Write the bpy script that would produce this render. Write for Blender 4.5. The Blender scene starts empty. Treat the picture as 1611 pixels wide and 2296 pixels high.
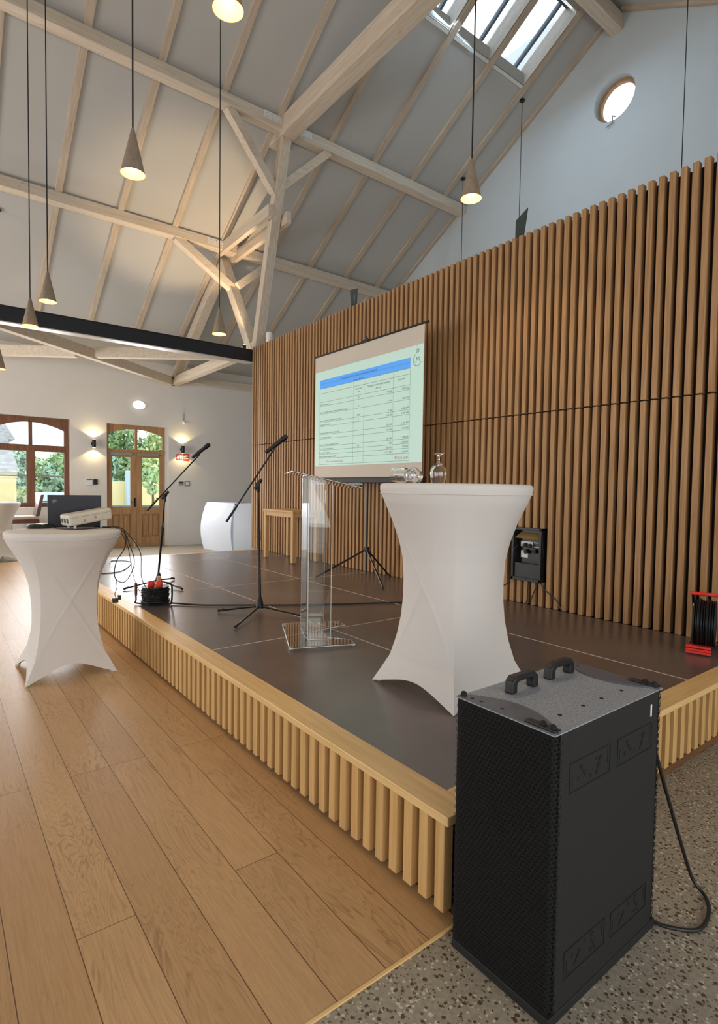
import bpy, bmesh, math, random
from mathutils import Vector, Matrix
random.seed(7)
SC = bpy.context.scene
COL = SC.collection
pi = math.pi

# ------------------------------------------------------------------ camera, world, exposure
F_PX, YAW, PITCH, ROLL = 1247.13, 0.6558, -0.0417, 0.0147
fwd = Vector((math.sin(YAW)*math.cos(PITCH), math.cos(YAW)*math.cos(PITCH), math.sin(PITCH)))
rgt0 = Vector((math.cos(YAW), -math.sin(YAW), 0)); up0 = rgt0.cross(fwd)
rgt = math.cos(ROLL)*rgt0 + math.sin(ROLL)*up0
upv = -math.sin(ROLL)*rgt0 + math.cos(ROLL)*up0
cam_d = bpy.data.cameras.new('camera'); cam = bpy.data.objects.new('camera', cam_d); COL.objects.link(cam)
cam.matrix_world = Matrix(((rgt.x, upv.x, -fwd.x, 0), (rgt.y, upv.y, -fwd.y, 0), (rgt.z, upv.z, -fwd.z, 1.5), (0, 0, 0, 1)))
cam_d.sensor_fit = 'VERTICAL'; cam_d.sensor_height = 36.0; cam_d.sensor_width = 36.0
cam_d.lens = 36.0*F_PX/2296.0
cam_d.clip_start = 0.05; cam_d.clip_end = 500
SC.camera = cam

SC.view_settings.view_transform = 'Standard'; SC.view_settings.look = 'None'
SC.view_settings.gamma = 1.0; SC.view_settings.use_curve_mapping = False
SC.view_settings.exposure = 1.32

WORLD_STRENGTH = 0.95
w = bpy.data.worlds.new('overcast_sky'); SC.world = w; w.use_nodes = True
bg = w.node_tree.nodes['Background']; bg.inputs[0].default_value = (0.86, 0.93, 1.0, 1); bg.inputs[1].default_value = WORLD_STRENGTH

PENDANT_W, SCONCE_W, UPLIGHT_W = 3.0, 0.9, 14.0

def area_light(name, loc, target, sx, sy, energy, color):
    d = bpy.data.lights.new(name, 'AREA'); d.shape = 'RECTANGLE'; d.size = sx; d.size_y = sy; d.energy = energy; d.color = color
    o = bpy.data.objects.new(name, d); COL.objects.link(o); o.location = loc
    o.rotation_euler = (Vector(target)-Vector(loc)).to_track_quat('-Z', 'Y').to_euler()
    return o
# daylight at the skylight, door and window, then two added fill lamps
area_light('daylight_skylight', (7.1, 5.95, 8.85), (6.0, 5.2, 0), 2.6, 0.9, 24, (0.58, 0.80, 1.0))
area_light('daylight_door', (4.0, 13.8, 1.9), (3.0, 5, 0.6), 1.2, 1.6, 28, (0.97, 0.98, 1.0))
area_light('daylight_window', (1.7, 13.8, 2.0), (1.5, 5, 0.6), 1.4, 1.8, 24, (0.97, 0.98, 1.0))

area_light('fill_left_bay', (-5.9, 9.9, 1.9), (6, 11.5, 1.6), 2.2, 3.0, 140, (1.0, 0.99, 0.97))  # added fill lamp, brightens the far wall from the left
area_light('fill_front_opening', (0.5, -3.9, 1.9), (1.5, 14, 1.6), 6.0, 2.4, 55, (1.0, 0.99, 0.97))  # added fill lamp behind the viewer, lifts the far wall

# ------------------------------------------------------------------ materials
def lin(c):
    return tuple(((v/255.0)/12.92 if v/255.0 <= 0.04045 else ((v/255.0+0.055)/1.055)**2.4) for v in c)
MATS = {}
def base_mat(name, rgb, rough=0.5, metal=0.0, spec=0.5):
    m = bpy.data.materials.new(name); m.use_nodes = True
    b = m.node_tree.nodes['Principled BSDF']
    b.inputs['Base Color'].default_value = (*lin(rgb), 1); b.inputs['Roughness'].default_value = rough
    b.inputs['Metallic'].default_value = metal; b.inputs['Specular IOR Level'].default_value = spec
    MATS[name] = m
    return m, m.node_tree, b
def N(nt, t, **kw):
    n = nt.nodes.new(t)
    for k, v in kw.items(): setattr(n, k, v)
    return n
def plain(name, rgb, rough=0.5, metal=0.0, spec=0.5, var=0.06, scale=18.0, bump=0.0, bscale=200.0):
    """colour with a faint noise variation and optional fine bump"""
    m, nt, b = base_mat(name, rgb, rough, metal, spec)
    tc = N(nt, 'ShaderNodeTexCoord'); no = N(nt, 'ShaderNodeTexNoise'); no.inputs['Scale'].default_value = scale
    nt.links.new(tc.outputs['Object'], no.inputs['Vector'])
    cr = N(nt, 'ShaderNodeValToRGB')
    c = lin(rgb)
    cr.color_ramp.elements[0].position = 0.3; cr.color_ramp.elements[1].position = 0.7
    cr.color_ramp.elements[0].color = (*[v*(1-var) for v in c], 1); cr.color_ramp.elements[1].color = (*[min(1, v*(1+var)) for v in c], 1)
    nt.links.new(no.outputs['Fac'], cr.inputs['Fac']); nt.links.new(cr.outputs['Color'], b.inputs['Base Color'])
    if bump:
        n2 = N(nt, 'ShaderNodeTexNoise'); n2.inputs['Scale'].default_value = bscale
        nt.links.new(tc.outputs['Object'], n2.inputs['Vector'])
        bp = N(nt, 'ShaderNodeBump'); bp.inputs['Strength'].default_value = bump; bp.inputs['Distance'].default_value = 0.004
        nt.links.new(n2.outputs['Fac'], bp.inputs['Height']); nt.links.new(bp.outputs['Normal'], b.inputs['Normal'])
    return m
def wood(name, c1, c2, stretch=(30, 30, 1.2), rough=0.55, knots=0.0, bump=0.15, per_piece=0.0, spec=0.4):
    """wood with grain stretched along one object axis"""
    m, nt, b = base_mat(name, c1, rough, 0, spec)
    tc = N(nt, 'ShaderNodeTexCoord'); mp = N(nt, 'ShaderNodeMapping'); mp.inputs['Scale'].default_value = stretch
    nt.links.new(tc.outputs['Object'], mp.inputs['Vector'])
    no = N(nt, 'ShaderNodeTexNoise'); no.inputs['Scale'].default_value = 1.0; no.inputs['Detail'].default_value = 5; no.inputs['Distortion'].default_value = 0.6
    nt.links.new(mp.outputs['Vector'], no.inputs['Vector'])
    cr = N(nt, 'ShaderNodeValToRGB'); cr.color_ramp.elements[0].position = 0.32; cr.color_ramp.elements[1].position = 0.68
    cr.color_ramp.elements[0].color = (*lin(c2), 1); cr.color_ramp.elements[1].color = (*lin(c1), 1)
    nt.links.new(no.outputs['Fac'], cr.inputs['Fac'])
    out = cr.outputs['Color']
    if per_piece:
        # each slat its own tone: noise constant along the grain
        mp2 = N(nt, 'ShaderNodeMapping'); mp2.inputs['Scale'].default_value = tuple((11.83 if s > 5 else 0.02) for s in stretch)
        nt.links.new(tc.outputs['Object'], mp2.inputs['Vector'])
        wn = N(nt, 'ShaderNodeTexNoise'); wn.inputs['Scale'].default_value = 1.7
        nt.links.new(mp2.outputs['Vector'], wn.inputs['Vector'])
        mr = N(nt, 'ShaderNodeMapRange'); mr.inputs['From Min'].default_value = 0.3; mr.inputs['From Max'].default_value = 0.7
        mr.inputs['To Min'].default_value = 1-per_piece; mr.inputs['To Max'].default_value = 1+per_piece
        nt.links.new(wn.outputs['Fac'], mr.inputs['Value'])
        mx = N(nt, 'ShaderNodeMix', data_type='RGBA', blend_type='MULTIPLY'); mx.inputs[0].default_value = 1
        nt.links.new(out, mx.inputs[6]); nt.links.new(mr.outputs['Result'], mx.inputs[7]); out = mx.outputs[2]
    if knots:
        vo = N(nt, 'ShaderNodeTexVoronoi'); vo.inputs['Scale'].default_value = 1.0
        mp3 = N(nt, 'ShaderNodeMapping'); mp3.inputs['Scale'].default_value = tuple(9.0 if s > 5 else 2.4 for s in stretch)
        nt.links.new(tc.outputs['Object'], mp3.inputs['Vector']); nt.links.new(mp3.outputs['Vector'], vo.inputs['Vector'])
        ck = N(nt, 'ShaderNodeValToRGB'); ck.color_ramp.elements[0].position = 0.05; ck.color_ramp.elements[1].position = 0.13
        ck.color_ramp.elements[0].color = (1-knots, 1-knots*1.1, 1-knots*1.2, 1); ck.color_ramp.elements[1].color = (1, 1, 1, 1)
        nt.links.new(vo.outputs['Distance'], ck.inputs['Fac'])
        mx = N(nt, 'ShaderNodeMix', data_type='RGBA', blend_type='MULTIPLY'); mx.inputs[0].default_value = 1
        nt.links.new(out, mx.inputs[6]); nt.links.new(ck.outputs['Color'], mx.inputs[7]); out = mx.outputs[2]
    nt.links.new(out, b.inputs['Base Color'])
    if bump:
        bp = N(nt, 'ShaderNodeBump'); bp.inputs['Strength'].default_value = bump; bp.inputs['Distance'].default_value = 0.003
        nt.links.new(no.outputs['Fac'], bp.inputs['Height']); nt.links.new(bp.outputs['Normal'], b.inputs['Normal'])
    return m
def emissive(name, rgb, strength, base=None):
    m, nt, b = base_mat(name, base or rgb, 0.5)
    b.inputs['Emission Color'].default_value = (*lin(rgb), 1); b.inputs['Emission Strength'].default_value = strength
    return m
def glassy(name, tint=(255, 255, 255), rough=0.0, ior=1.49):
    m, nt, b = base_mat(name, tint, rough)
    b.inputs['Transmission Weight'].default_value = 1.0; b.inputs['IOR'].default_value = ior
    return m
def pane_mat(name, gloss=0.06):
    m = bpy.data.materials.new(name); m.use_nodes = True; nt = m.node_tree
    for n in list(nt.nodes): nt.nodes.remove(n)
    o = N(nt, 'ShaderNodeOutputMaterial'); mx = N(nt, 'ShaderNodeMixShader'); t = N(nt, 'ShaderNodeBsdfTransparent'); g = N(nt, 'ShaderNodeBsdfGlossy')
    g.inputs['Roughness'].default_value = 0.02; t.inputs['Color'].default_value = (0.96, 0.985, 0.975, 1)
    fr = N(nt, 'ShaderNodeFresnel'); fr.inputs['IOR'].default_value = 1.35
    nt.links.new(fr.outputs[0], mx.inputs[0]); nt.links.new(t.outputs[0], mx.inputs[1]); nt.links.new(g.outputs[0], mx.inputs[2]); nt.links.new(mx.outputs[0], o.inputs[0])
    MATS[name] = m
    return m

M = {}
M['gable'] = plain('skylight_tinted_gable_white', (196, 203, 206), 0.9, var=0.012, scale=3, bump=0.04, bscale=60)  # white wall with the skylight's blue tint put into its colour
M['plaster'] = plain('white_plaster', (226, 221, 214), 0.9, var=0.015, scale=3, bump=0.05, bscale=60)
M['ceil'] = plain('white_ceiling_board', (188, 186, 181), 0.9, var=0.012, scale=2)
M['beam_x'] = wood('whitewashed_spruce_x', (224, 210, 192), (206, 190, 168), (1.5, 30, 30), 0.7, knots=0.25)
M['beam_y'] = wood('whitewashed_spruce_y', (220, 205, 186), (202, 184, 162), (30, 1.5, 30), 0.7, knots=0.25)
M['beam_z'] = wood('whitewashed_spruce_z', (222, 208, 190), (204, 186, 164), (30, 30, 1.5), 0.7, knots=0.3)
M['rafter'] = wood('whitewashed_rafter', (204, 188, 168), (184, 166, 144), (30, 1.5, 4), 0.7, knots=0.2)
M['slat'] = wood('brown_oak_slat', (182, 142, 98), (154, 114, 74), (60, 60, 2.0), 0.6, per_piece=0.10, bump=0.1)
M['skirt'] = wood('golden_oak_slat', (214, 172, 112), (194, 150, 92), (50, 50, 2.0), 0.55, per_piece=0.08)
M['trim_y'] = wood('golden_oak_trim_y', (234, 196, 136), (216, 176, 116), (40, 2.0, 40), 0.4, bump=0.05)
M['trim_x'] = wood('golden_oak_trim_x', (234, 196, 136), (216, 176, 116), (2.0, 40, 40), 0.4, bump=0.05)
M['base_board'] = wood('brown_base_board', (120, 82, 48), (96, 64, 38), (2.0, 40, 40), 0.6)
M['frame'] = wood('oak_joinery', (190, 148, 104), (164, 122, 80), (30, 30, 2.0), 0.5, per_piece=0.05)
M['frame_dark'] = wood('dark_oak_joinery', (136, 92, 66), (108, 70, 48), (30, 30, 2.0), 0.5)
M['table_wood'] = wood('light_oak_furniture', (212, 172, 122), (192, 150, 100), (25, 25, 2.5), 0.5)
M['chair_wood'] = wood('dark_red_brown_wood', (110, 66, 46), (84, 48, 34), (20, 20, 3), 0.45)
M['black_backing'] = plain('black_felt', (20, 15, 12), 0.95)
M['void'] = plain('dark_void_board', (34, 22, 12), 0.9)
M['black'] = plain('black_plastic', (24, 24, 25), 0.45)
M['black_metal'] = plain('black_powder_coat', (22, 23, 25), 0.35, metal=0.3)
M['steel_beam'] = plain('black_steel_paint', (28, 29, 34), 0.45, metal=0.0)
M['flange'] = plain('pale_steel', (196, 190, 182), 0.35)  # bottom flange, paler than the beam's web
M['chrome'] = plain('chrome', (200, 200, 200), 0.15, metal=1.0)
M['steel'] = plain('galvanised_plate', (225, 222, 218), 0.5)
M['white_plastic'] = plain('white_plastic', (228, 228, 226), 0.45)
M['grey_plastic'] = plain('grey_plastic', (150, 150, 148), 0.5)
M['red'] = plain('red_plastic', (214, 48, 40), 0.4)
M['red_orange'] = plain('orange_red_plastic', (226, 70, 40), 0.4)
M['clear_pane'] = pane_mat('window_glass')
M['acrylic'] = glassy('clear_acrylic', (252, 255, 254), 0.0, 1.40)
M['glass'] = glassy('clear_drinking_glass', (255, 255, 255), 0.0, 1.45)
M['edge'] = plain('white_edge_glint', (235, 240, 238), 0.25)  # white in place of the light that clear edges catch
M['fabric_screen'] = plain('matt_white_screen_cloth', (206, 196, 182), 0.9, var=0.02, scale=2)
M['speaker_side'] = plain('matt_black_textured_paint', (21, 21, 20), 0.62, var=0.12, scale=260, bump=0.3, bscale=420)
M['speaker_top'] = plain('grey_flecked_textured_paint', (146, 149, 154), 0.55, var=0.35, scale=190, bump=0.3, bscale=300)
M['speaker_plate'] = plain('smooth_dark_grey_plate', (88, 88, 94), 0.45)
M['hex'] = plain('black_hex_grille', (11, 11, 11), 0.6, spec=0.3)
M['inner_black'] = plain('speaker_inner_black', (6, 6, 6), 0.9)
M['slot'] = plain('black_slot', (12, 12, 12), 0.7)
M['shade'] = plain('concrete_grey_shade', (150, 132, 112), 0.8, var=0.12, scale=30)
M['bulb'] = emissive('warm_bulb', (255, 224, 140), 11.0)
M['shade_in'] = emissive('warm_shade_lining', (255, 200, 96), 1.5)
M['lamp_white'] = emissive('white_lamp_glass', (255, 255, 250), 1.6)
M['warm_lens'] = emissive('warm_lens', (255, 214, 140), 4.0)
M['upholstery'] = plain('brown_leatherette', (104, 84, 74), 0.5)
M['seat_pad'] = plain('beige_seat_pad', (186, 170, 156), 0.7)
M['laptop'] = plain('navy_black_lid', (22, 26, 38), 0.4)
M['projector'] = plain('cream_projector_plastic', (208, 200, 184), 0.4)
M['label_white'] = plain('white_label', (225, 225, 220), 0.5)
M['bar_white'] = plain('white_counter_plastic', (222, 228, 238), 0.4, var=0.01)
M['yellow_wall'] = plain('pale_yellow_render', (246, 228, 172), 0.9, var=0.04, scale=1.5)
M['cream'] = plain('cream_render', (240, 226, 186), 0.9)
M['slate'] = plain('grey_slate', (150, 150, 150), 0.8, var=0.3, scale=3.5)
M['car'] = plain('silver_blue_car_paint', (176, 192, 206), 0.25, metal=0.3)
M['car_glass'] = plain('car_glass', (150, 170, 182), 0.05)
M['bark'] = plain('bark', (120, 96, 74), 0.9, var=0.3)
M['gravel'] = plain('pale_gravel', (200, 194, 182), 0.95, var=0.12, scale=9)
M['kerb'] = plain('grey_kerb', (120, 122, 120), 0.8)
M['blue_box'] = plain('pale_blue_panel', (190, 214, 232), 0.5)
M['sky_frame'] = plain('blue_grey_window_frame', (92, 112, 130), 0.35)
M['concrete'] = M['white_plastic']

def leaf_mat(name, rgb):
    m, nt, b = base_mat(name, rgb, 0.6)
    oi = N(nt, 'ShaderNodeTexCoord'); no = N(nt, 'ShaderNodeTexNoise'); no.inputs['Scale'].default_value = 2.0
    nt.links.new(oi.outputs['Object'], no.inputs['Vector'])
    cr = N(nt, 'ShaderNodeValToRGB'); c = lin(rgb)
    cr.color_ramp.elements[0].position = 0.3; cr.color_ramp.elements[1].position = 0.7
    cr.color_ramp.elements[0].color = (*[v*0.7 for v in c], 1); cr.color_ramp.elements[1].color = (*[min(1, v*1.25) for v in c], 1)
    nt.links.new(no.outputs['Fac'], cr.inputs['Fac']); nt.links.new(cr.outputs['Color'], b.inputs['Base Color'])
    b.inputs['Subsurface Weight'].default_value = 0.0
    return m
M['leaf_a'] = leaf_mat('mid_green_leaves', (176, 204, 150))
M['leaf_b'] = leaf_mat('yellow_green_leaves', (204, 220, 160))
M['leaf_c'] = leaf_mat('blue_green_leaves', (168, 198, 172))

# stretch cover: slightly translucent so the legs show faintly
def cover_mat():
    m, nt, b = base_mat('white_stretch_fabric', (236, 230, 224), 0.75)
    tr = N(nt, 'ShaderNodeBsdfTranslucent'); tr.inputs['Color'].default_value = (0.85, 0.83, 0.80, 1)
    mx = N(nt, 'ShaderNodeMixShader'); mx.inputs[0].default_value = 0.22
    tc = N(nt, 'ShaderNodeTexCoord'); no = N(nt, 'ShaderNodeTexNoise'); no.inputs['Scale'].default_value = 500
    nt.links.new(tc.outputs['Object'], no.inputs['Vector'])
    bp = N(nt, 'ShaderNodeBump'); bp.inputs['Strength'].default_value = 0.08; bp.inputs['Distance'].default_value = 0.002
    nt.links.new(no.outputs['Fac'], bp.inputs['Height']); nt.links.new(bp.outputs['Normal'], b.inputs['Normal'])
    out = nt.nodes['Material Output']
    nt.links.new(b.outputs[0], mx.inputs[1]); nt.links.new(tr.outputs[0], mx.inputs[2]); nt.links.new(mx.outputs[0], out.inputs[0])
    return m
M['cover'] = cover_mat()

def plank_mat():
    m, nt, b = base_mat('oak_plank_floor', (190, 148, 100), 0.34, 0, 0.5)
    ge = N(nt, 'ShaderNodeNewGeometry'); sp = N(nt, 'ShaderNodeSeparateXYZ'); nt.links.new(ge.outputs['Position'], sp.inputs[0])
    cb = N(nt, 'ShaderNodeCombineXYZ')
    ax = N(nt, 'ShaderNodeMath', operation='ADD'); ax.inputs[1].default_value = 20*0.187 - 0.171 + 0.0
    nt.links.new(sp.outputs['X'], ax.inputs[0]); nt.links.new(sp.outputs['Y'], cb.inputs['X']); nt.links.new(ax.outputs[0], cb.inputs['Y'])
    br = N(nt, 'ShaderNodeTexBrick'); br.offset = 0.37; br.offset_frequency = 3; br.squash = 1.0
    br.inputs['Scale'].default_value = 1.0; br.inputs['Brick Width'].default_value = 3.1; br.inputs['Row Height'].default_value = 0.187
    br.inputs['Mortar Size'].default_value = 0.0016; br.inputs['Mortar Smooth'].default_value = 0.0; br.inputs['Bias'].default_value = 0.0
    br.inputs['Color1'].default_value = (0, 0, 0, 1); br.inputs['Color2'].default_value = (1, 1, 1, 1); br.inputs['Mortar'].default_value = (0.5, 0.5, 0.5, 1)
    nt.links.new(cb.outputs[0], br.inputs['Vector'])
    # grain: offset each plank by its random tone
    ml = N(nt, 'ShaderNodeVectorMath', operation='SCALE'); ml.inputs[3].default_value = 31.0; nt.links.new(br.outputs['Color'], ml.inputs[0])
    ad = N(nt, 'ShaderNodeVectorMath', operation='ADD'); nt.links.new(cb.outputs[0], ad.inputs[0]); nt.links.new(ml.outputs[0], ad.inputs[1])
    mp = N(nt, 'ShaderNodeMapping'); mp.inputs['Scale'].default_value = (1.3, 7.0, 1.0); nt.links.new(ad.outputs[0], mp.inputs['Vector'])
    n1 = N(nt, 'ShaderNodeTexNoise'); n1.inputs['Scale'].default_value = 1.0; n1.inputs['Detail'].default_value = 3; n1.inputs['Distortion'].default_value = 0.9
    nt.links.new(mp.outputs[0], n1.inputs['Vector'])
    # contour lines of the noise give the flame figure of flat-sawn oak
    mu = N(nt, 'ShaderNodeMath', operation='MULTIPLY'); mu.inputs[1].default_value = 20.0; nt.links.new(n1.outputs['Fac'], mu.inputs[0])
    fr = N(nt, 'ShaderNodeMath', operation='FRACT'); nt.links.new(mu.outputs[0], fr.inputs[0])
    cr = N(nt, 'ShaderNodeValToRGB'); e = cr.color_ramp.elements
    e[0].position = 0.0; e[0].color = (0.50, 0.43, 0.34, 1); e[1].position = 0.35; e[1].color = (1, 1, 1, 1)
    e2 = e.new(1.0); e2.color = (0.93, 0.92, 0.90, 1)
    nt.links.new(fr.outputs[0], cr.inputs['Fac'])
    # figure strong only in patches
    n3 = N(nt, 'ShaderNodeTexNoise'); n3.inputs['Scale'].default_value = 1.6; nt.links.new(ad.outputs[0], n3.inputs['Vector'])
    m3 = N(nt, 'ShaderNodeMapRange'); m3.inputs['From Min'].default_value = 0.42; m3.inputs['From Max'].default_value = 0.66; m3.inputs['To Min'].default_value = 0.15; m3.inputs['To Max'].default_value = 0.75
    nt.links.new(n3.outputs['Fac'], m3.inputs['Value'])
    # fine fibres
    mp2 = N(nt, 'ShaderNodeMapping'); mp2.inputs['Scale'].default_value = (6.0, 160.0, 1.0); nt.links.new(ad.outputs[0], mp2.inputs['Vector'])
    n2 = N(nt, 'ShaderNodeTexNoise'); n2.inputs['Scale'].default_value = 1.0; n2.inputs['Detail'].default_value = 4; nt.links.new(mp2.outputs[0], n2.inputs['Vector'])
    tone = N(nt, 'ShaderNodeMix', data_type='RGBA'); tone.inputs[6].default_value = (*lin((182, 142, 98)), 1); tone.inputs[7].default_value = (*lin((196, 157, 111)), 1)
    nt.links.new(br.outputs['Color'], tone.inputs[0])
    g1 = N(nt, 'ShaderNodeMix', data_type='RGBA', blend_type='MULTIPLY'); nt.links.new(m3.outputs[0], g1.inputs[0]); nt.links.new(tone.outputs[2], g1.inputs[6]); nt.links.new(cr.outputs['Color'], g1.inputs[7])
    m2 = N(nt, 'ShaderNodeMapRange'); m2.inputs['From Min'].default_value = 0.3; m2.inputs['From Max'].default_value = 0.7; m2.inputs['To Min'].default_value = 0.88; m2.inputs['To Max'].default_value = 1.08
    nt.links.new(n2.outputs['Fac'], m2.inputs['Value'])
    g2 = N(nt, 'ShaderNodeMix', data_type='RGBA', blend_type='MULTIPLY'); g2.inputs[0].default_value = 1; nt.links.new(g1.outputs[2], g2.inputs[6]); nt.links.new(m2.outputs[0], g2.inputs[7])
    # knots
    vo = N(nt, 'ShaderNodeTexVoronoi'); vo.inputs['Scale'].default_value = 1.9; nt.links.new(cb.outputs[0], vo.inputs['Vector'])
    kr = N(nt, 'ShaderNodeValToRGB'); kr.color_ramp.elements[0].position = 0.018; kr.color_ramp.elements[1].position = 0.034
    kr.color_ramp.elements[0].color = (0.3, 0.24, 0.18, 1); kr.color_ramp.elements[1].color = (1, 1, 1, 1); nt.links.new(vo.outputs['Distance'], kr.inputs['Fac'])
    g3 = N(nt, 'ShaderNodeMix', data_type='RGBA', blend_type='MULTIPLY'); g3.inputs[0].default_value = 0.8; nt.links.new(g2.outputs[2], g3.inputs[6]); nt.links.new(kr.outputs['Color'], g3.inputs[7])
    # seams
    g4 = N(nt, 'ShaderNodeMix', data_type='RGBA'); nt.links.new(br.outputs['Fac'], g4.inputs[0]); nt.links.new(g3.outputs[2], g4.inputs[6]); g4.inputs[7].default_value = (*lin((92, 62, 34)), 1)
    nt.links.new(g4.outputs[2], b.inputs['Base Color'])
    rr = N(nt, 'ShaderNodeMapRange'); rr.inputs['To Min'].default_value = 0.30; rr.inputs['To Max'].default_value = 0.44; nt.links.new(n2.outputs['Fac'], rr.inputs['Value']); nt.links.new(rr.outputs[0], b.inputs['Roughness'])
    bp = N(nt, 'ShaderNodeBump'); bp.inputs['Strength'].default_value = 0.12; bp.inputs['Distance'].default_value = 0.003
    nt.links.new(n2.outputs['Fac'], bp.inputs['Height']); nt.links.new(bp.outputs['Normal'], b.inputs['Normal'])
    return m
M['planks'] = plank_mat()

def terrazzo_mat():
    m, nt, b = base_mat('grey_terrazzo', (150, 140, 122), 0.4)
    ge = N(nt, 'ShaderNodeNewGeometry')
    def chips(scale, seed, th, soft):
        mp = N(nt, 'ShaderNodeMapping'); mp.inputs['Location'].default_value = (seed, seed*2.3, 0); nt.links.new(ge.outputs['Position'], mp.inputs['Vector'])
        nz = N(nt, 'ShaderNodeTexNoise'); nz.inputs['Scale'].default_value = scale*2.2; nt.links.new(mp.outputs[0], nz.inputs['Vector'])
        sc = N(nt, 'ShaderNodeVectorMath', operation='SCALE'); sc.inputs[3].default_value = 0.55/scale; nt.links.new(nz.outputs['Color'], sc.inputs[0])
        ad = N(nt, 'ShaderNodeVectorMath', operation='ADD'); nt.links.new(mp.outputs[0], ad.inputs[0]); nt.links.new(sc.outputs[0], ad.inputs[1])
        vo = N(nt, 'ShaderNodeTexVoronoi'); vo.inputs['Scale'].default_value = scale; nt.links.new(ad.outputs[0], vo.inputs['Vector'])
        sx = N(nt, 'ShaderNodeSeparateColor'); nt.links.new(vo.outputs['Color'], sx.inputs[0])
        th2 = N(nt, 'ShaderNodeMath', operation='MULTIPLY'); th2.inputs[1].default_value = th; nt.links.new(sx.outputs[0], th2.inputs[0])
        lt = N(nt, 'ShaderNodeMath', operation='LESS_THAN'); nt.links.new(vo.outputs['Distance'], lt.inputs[0]); nt.links.new(th2.outputs[0], lt.inputs[1])
        return lt.outputs[0], sx.outputs[1]
    def mix(fac, a, c):
        mx = N(nt, 'ShaderNodeMix', data_type='RGBA'); nt.links.new(fac, mx.inputs[0])
        nt.links.new(a, mx.inputs[6])
        if isinstance(c, tuple): mx.inputs[7].default_value = (*lin(c), 1)
        else: nt.links.new(c, mx.inputs[7])
        return mx.outputs[2]
    n0 = N(nt, 'ShaderNodeTexNoise'); n0.inputs['Scale'].default_value = 60; nt.links.new(ge.outputs['Position'], n0.inputs['Vector'])
    cr = N(nt, 'ShaderNodeValToRGB'); cr.color_ramp.elements[0].color = (*lin((128, 118, 102)), 1); cr.color_ramp.elements[1].color = (*lin((172, 162, 144)), 1)
    nt.links.new(n0.outputs['Fac'], cr.inputs['Fac'])
    f1, _ = chips(75, 1.3, 0.44, 0); f2, _ = chips(52, 7.7, 0.40, 0); f3, _ = chips(60, 4.1, 0.42, 0)
    c = mix(f3, cr.outputs['Color'], (196, 186, 168)); c = mix(f1, c, (108, 92, 72)); c = mix(f2, c, (84, 68, 50))
    nt.links.new(c, b.inputs['Base Color'])
    return m
M['terrazzo'] = terrazzo_mat()

def deck_mat():
    m, nt, b = base_mat('dark_film_faced_deck', (66, 52, 48), 0.27, 0, 0.75)
    ge = N(nt, 'ShaderNodeNewGeometry')
    no = N(nt, 'ShaderNodeTexNoise'); no.inputs['Scale'].default_value = 1.6; nt.links.new(ge.outputs['Position'], no.inputs['Vector'])
    cr = N(nt, 'ShaderNodeValToRGB'); cr.color_ramp.elements[0].position = 0.3; cr.color_ramp.elements[1].position = 0.7
    cr.color_ramp.elements[0].color = (*lin((92, 79, 75)), 1); cr.color_ramp.elements[1].color = (*lin((106, 92, 87)), 1)
    nt.links.new(no.outputs['Fac'], cr.inputs['Fac']); nt.links.new(cr.outputs['Color'], b.inputs['Base Color'])
    mp = N(nt, 'ShaderNodeMapping'); mp.inputs['Scale'].default_value = (130, 130, 130); nt.links.new(ge.outputs['Position'], mp.inputs['Vector'])
    ck = N(nt, 'ShaderNodeTexVoronoi'); ck.inputs['Scale'].default_value = 1.0; ck.inputs['Randomness'].default_value = 0.0; nt.links.new(mp.outputs[0], ck.inputs['Vector'])
    bp = N(nt, 'ShaderNodeBump'); bp.inputs['Strength'].default_value = 0.25; bp.inputs['Distance'].default_value = 0.0015
    nt.links.new(ck.outputs['Distance'], bp.inputs['Height']); nt.links.new(bp.outputs['Normal'], b.inputs['Normal'])
    return m
M['deck'] = deck_mat()
M['joint'] = plain('pale_joint', (196, 180, 166), 0.7)

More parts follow.
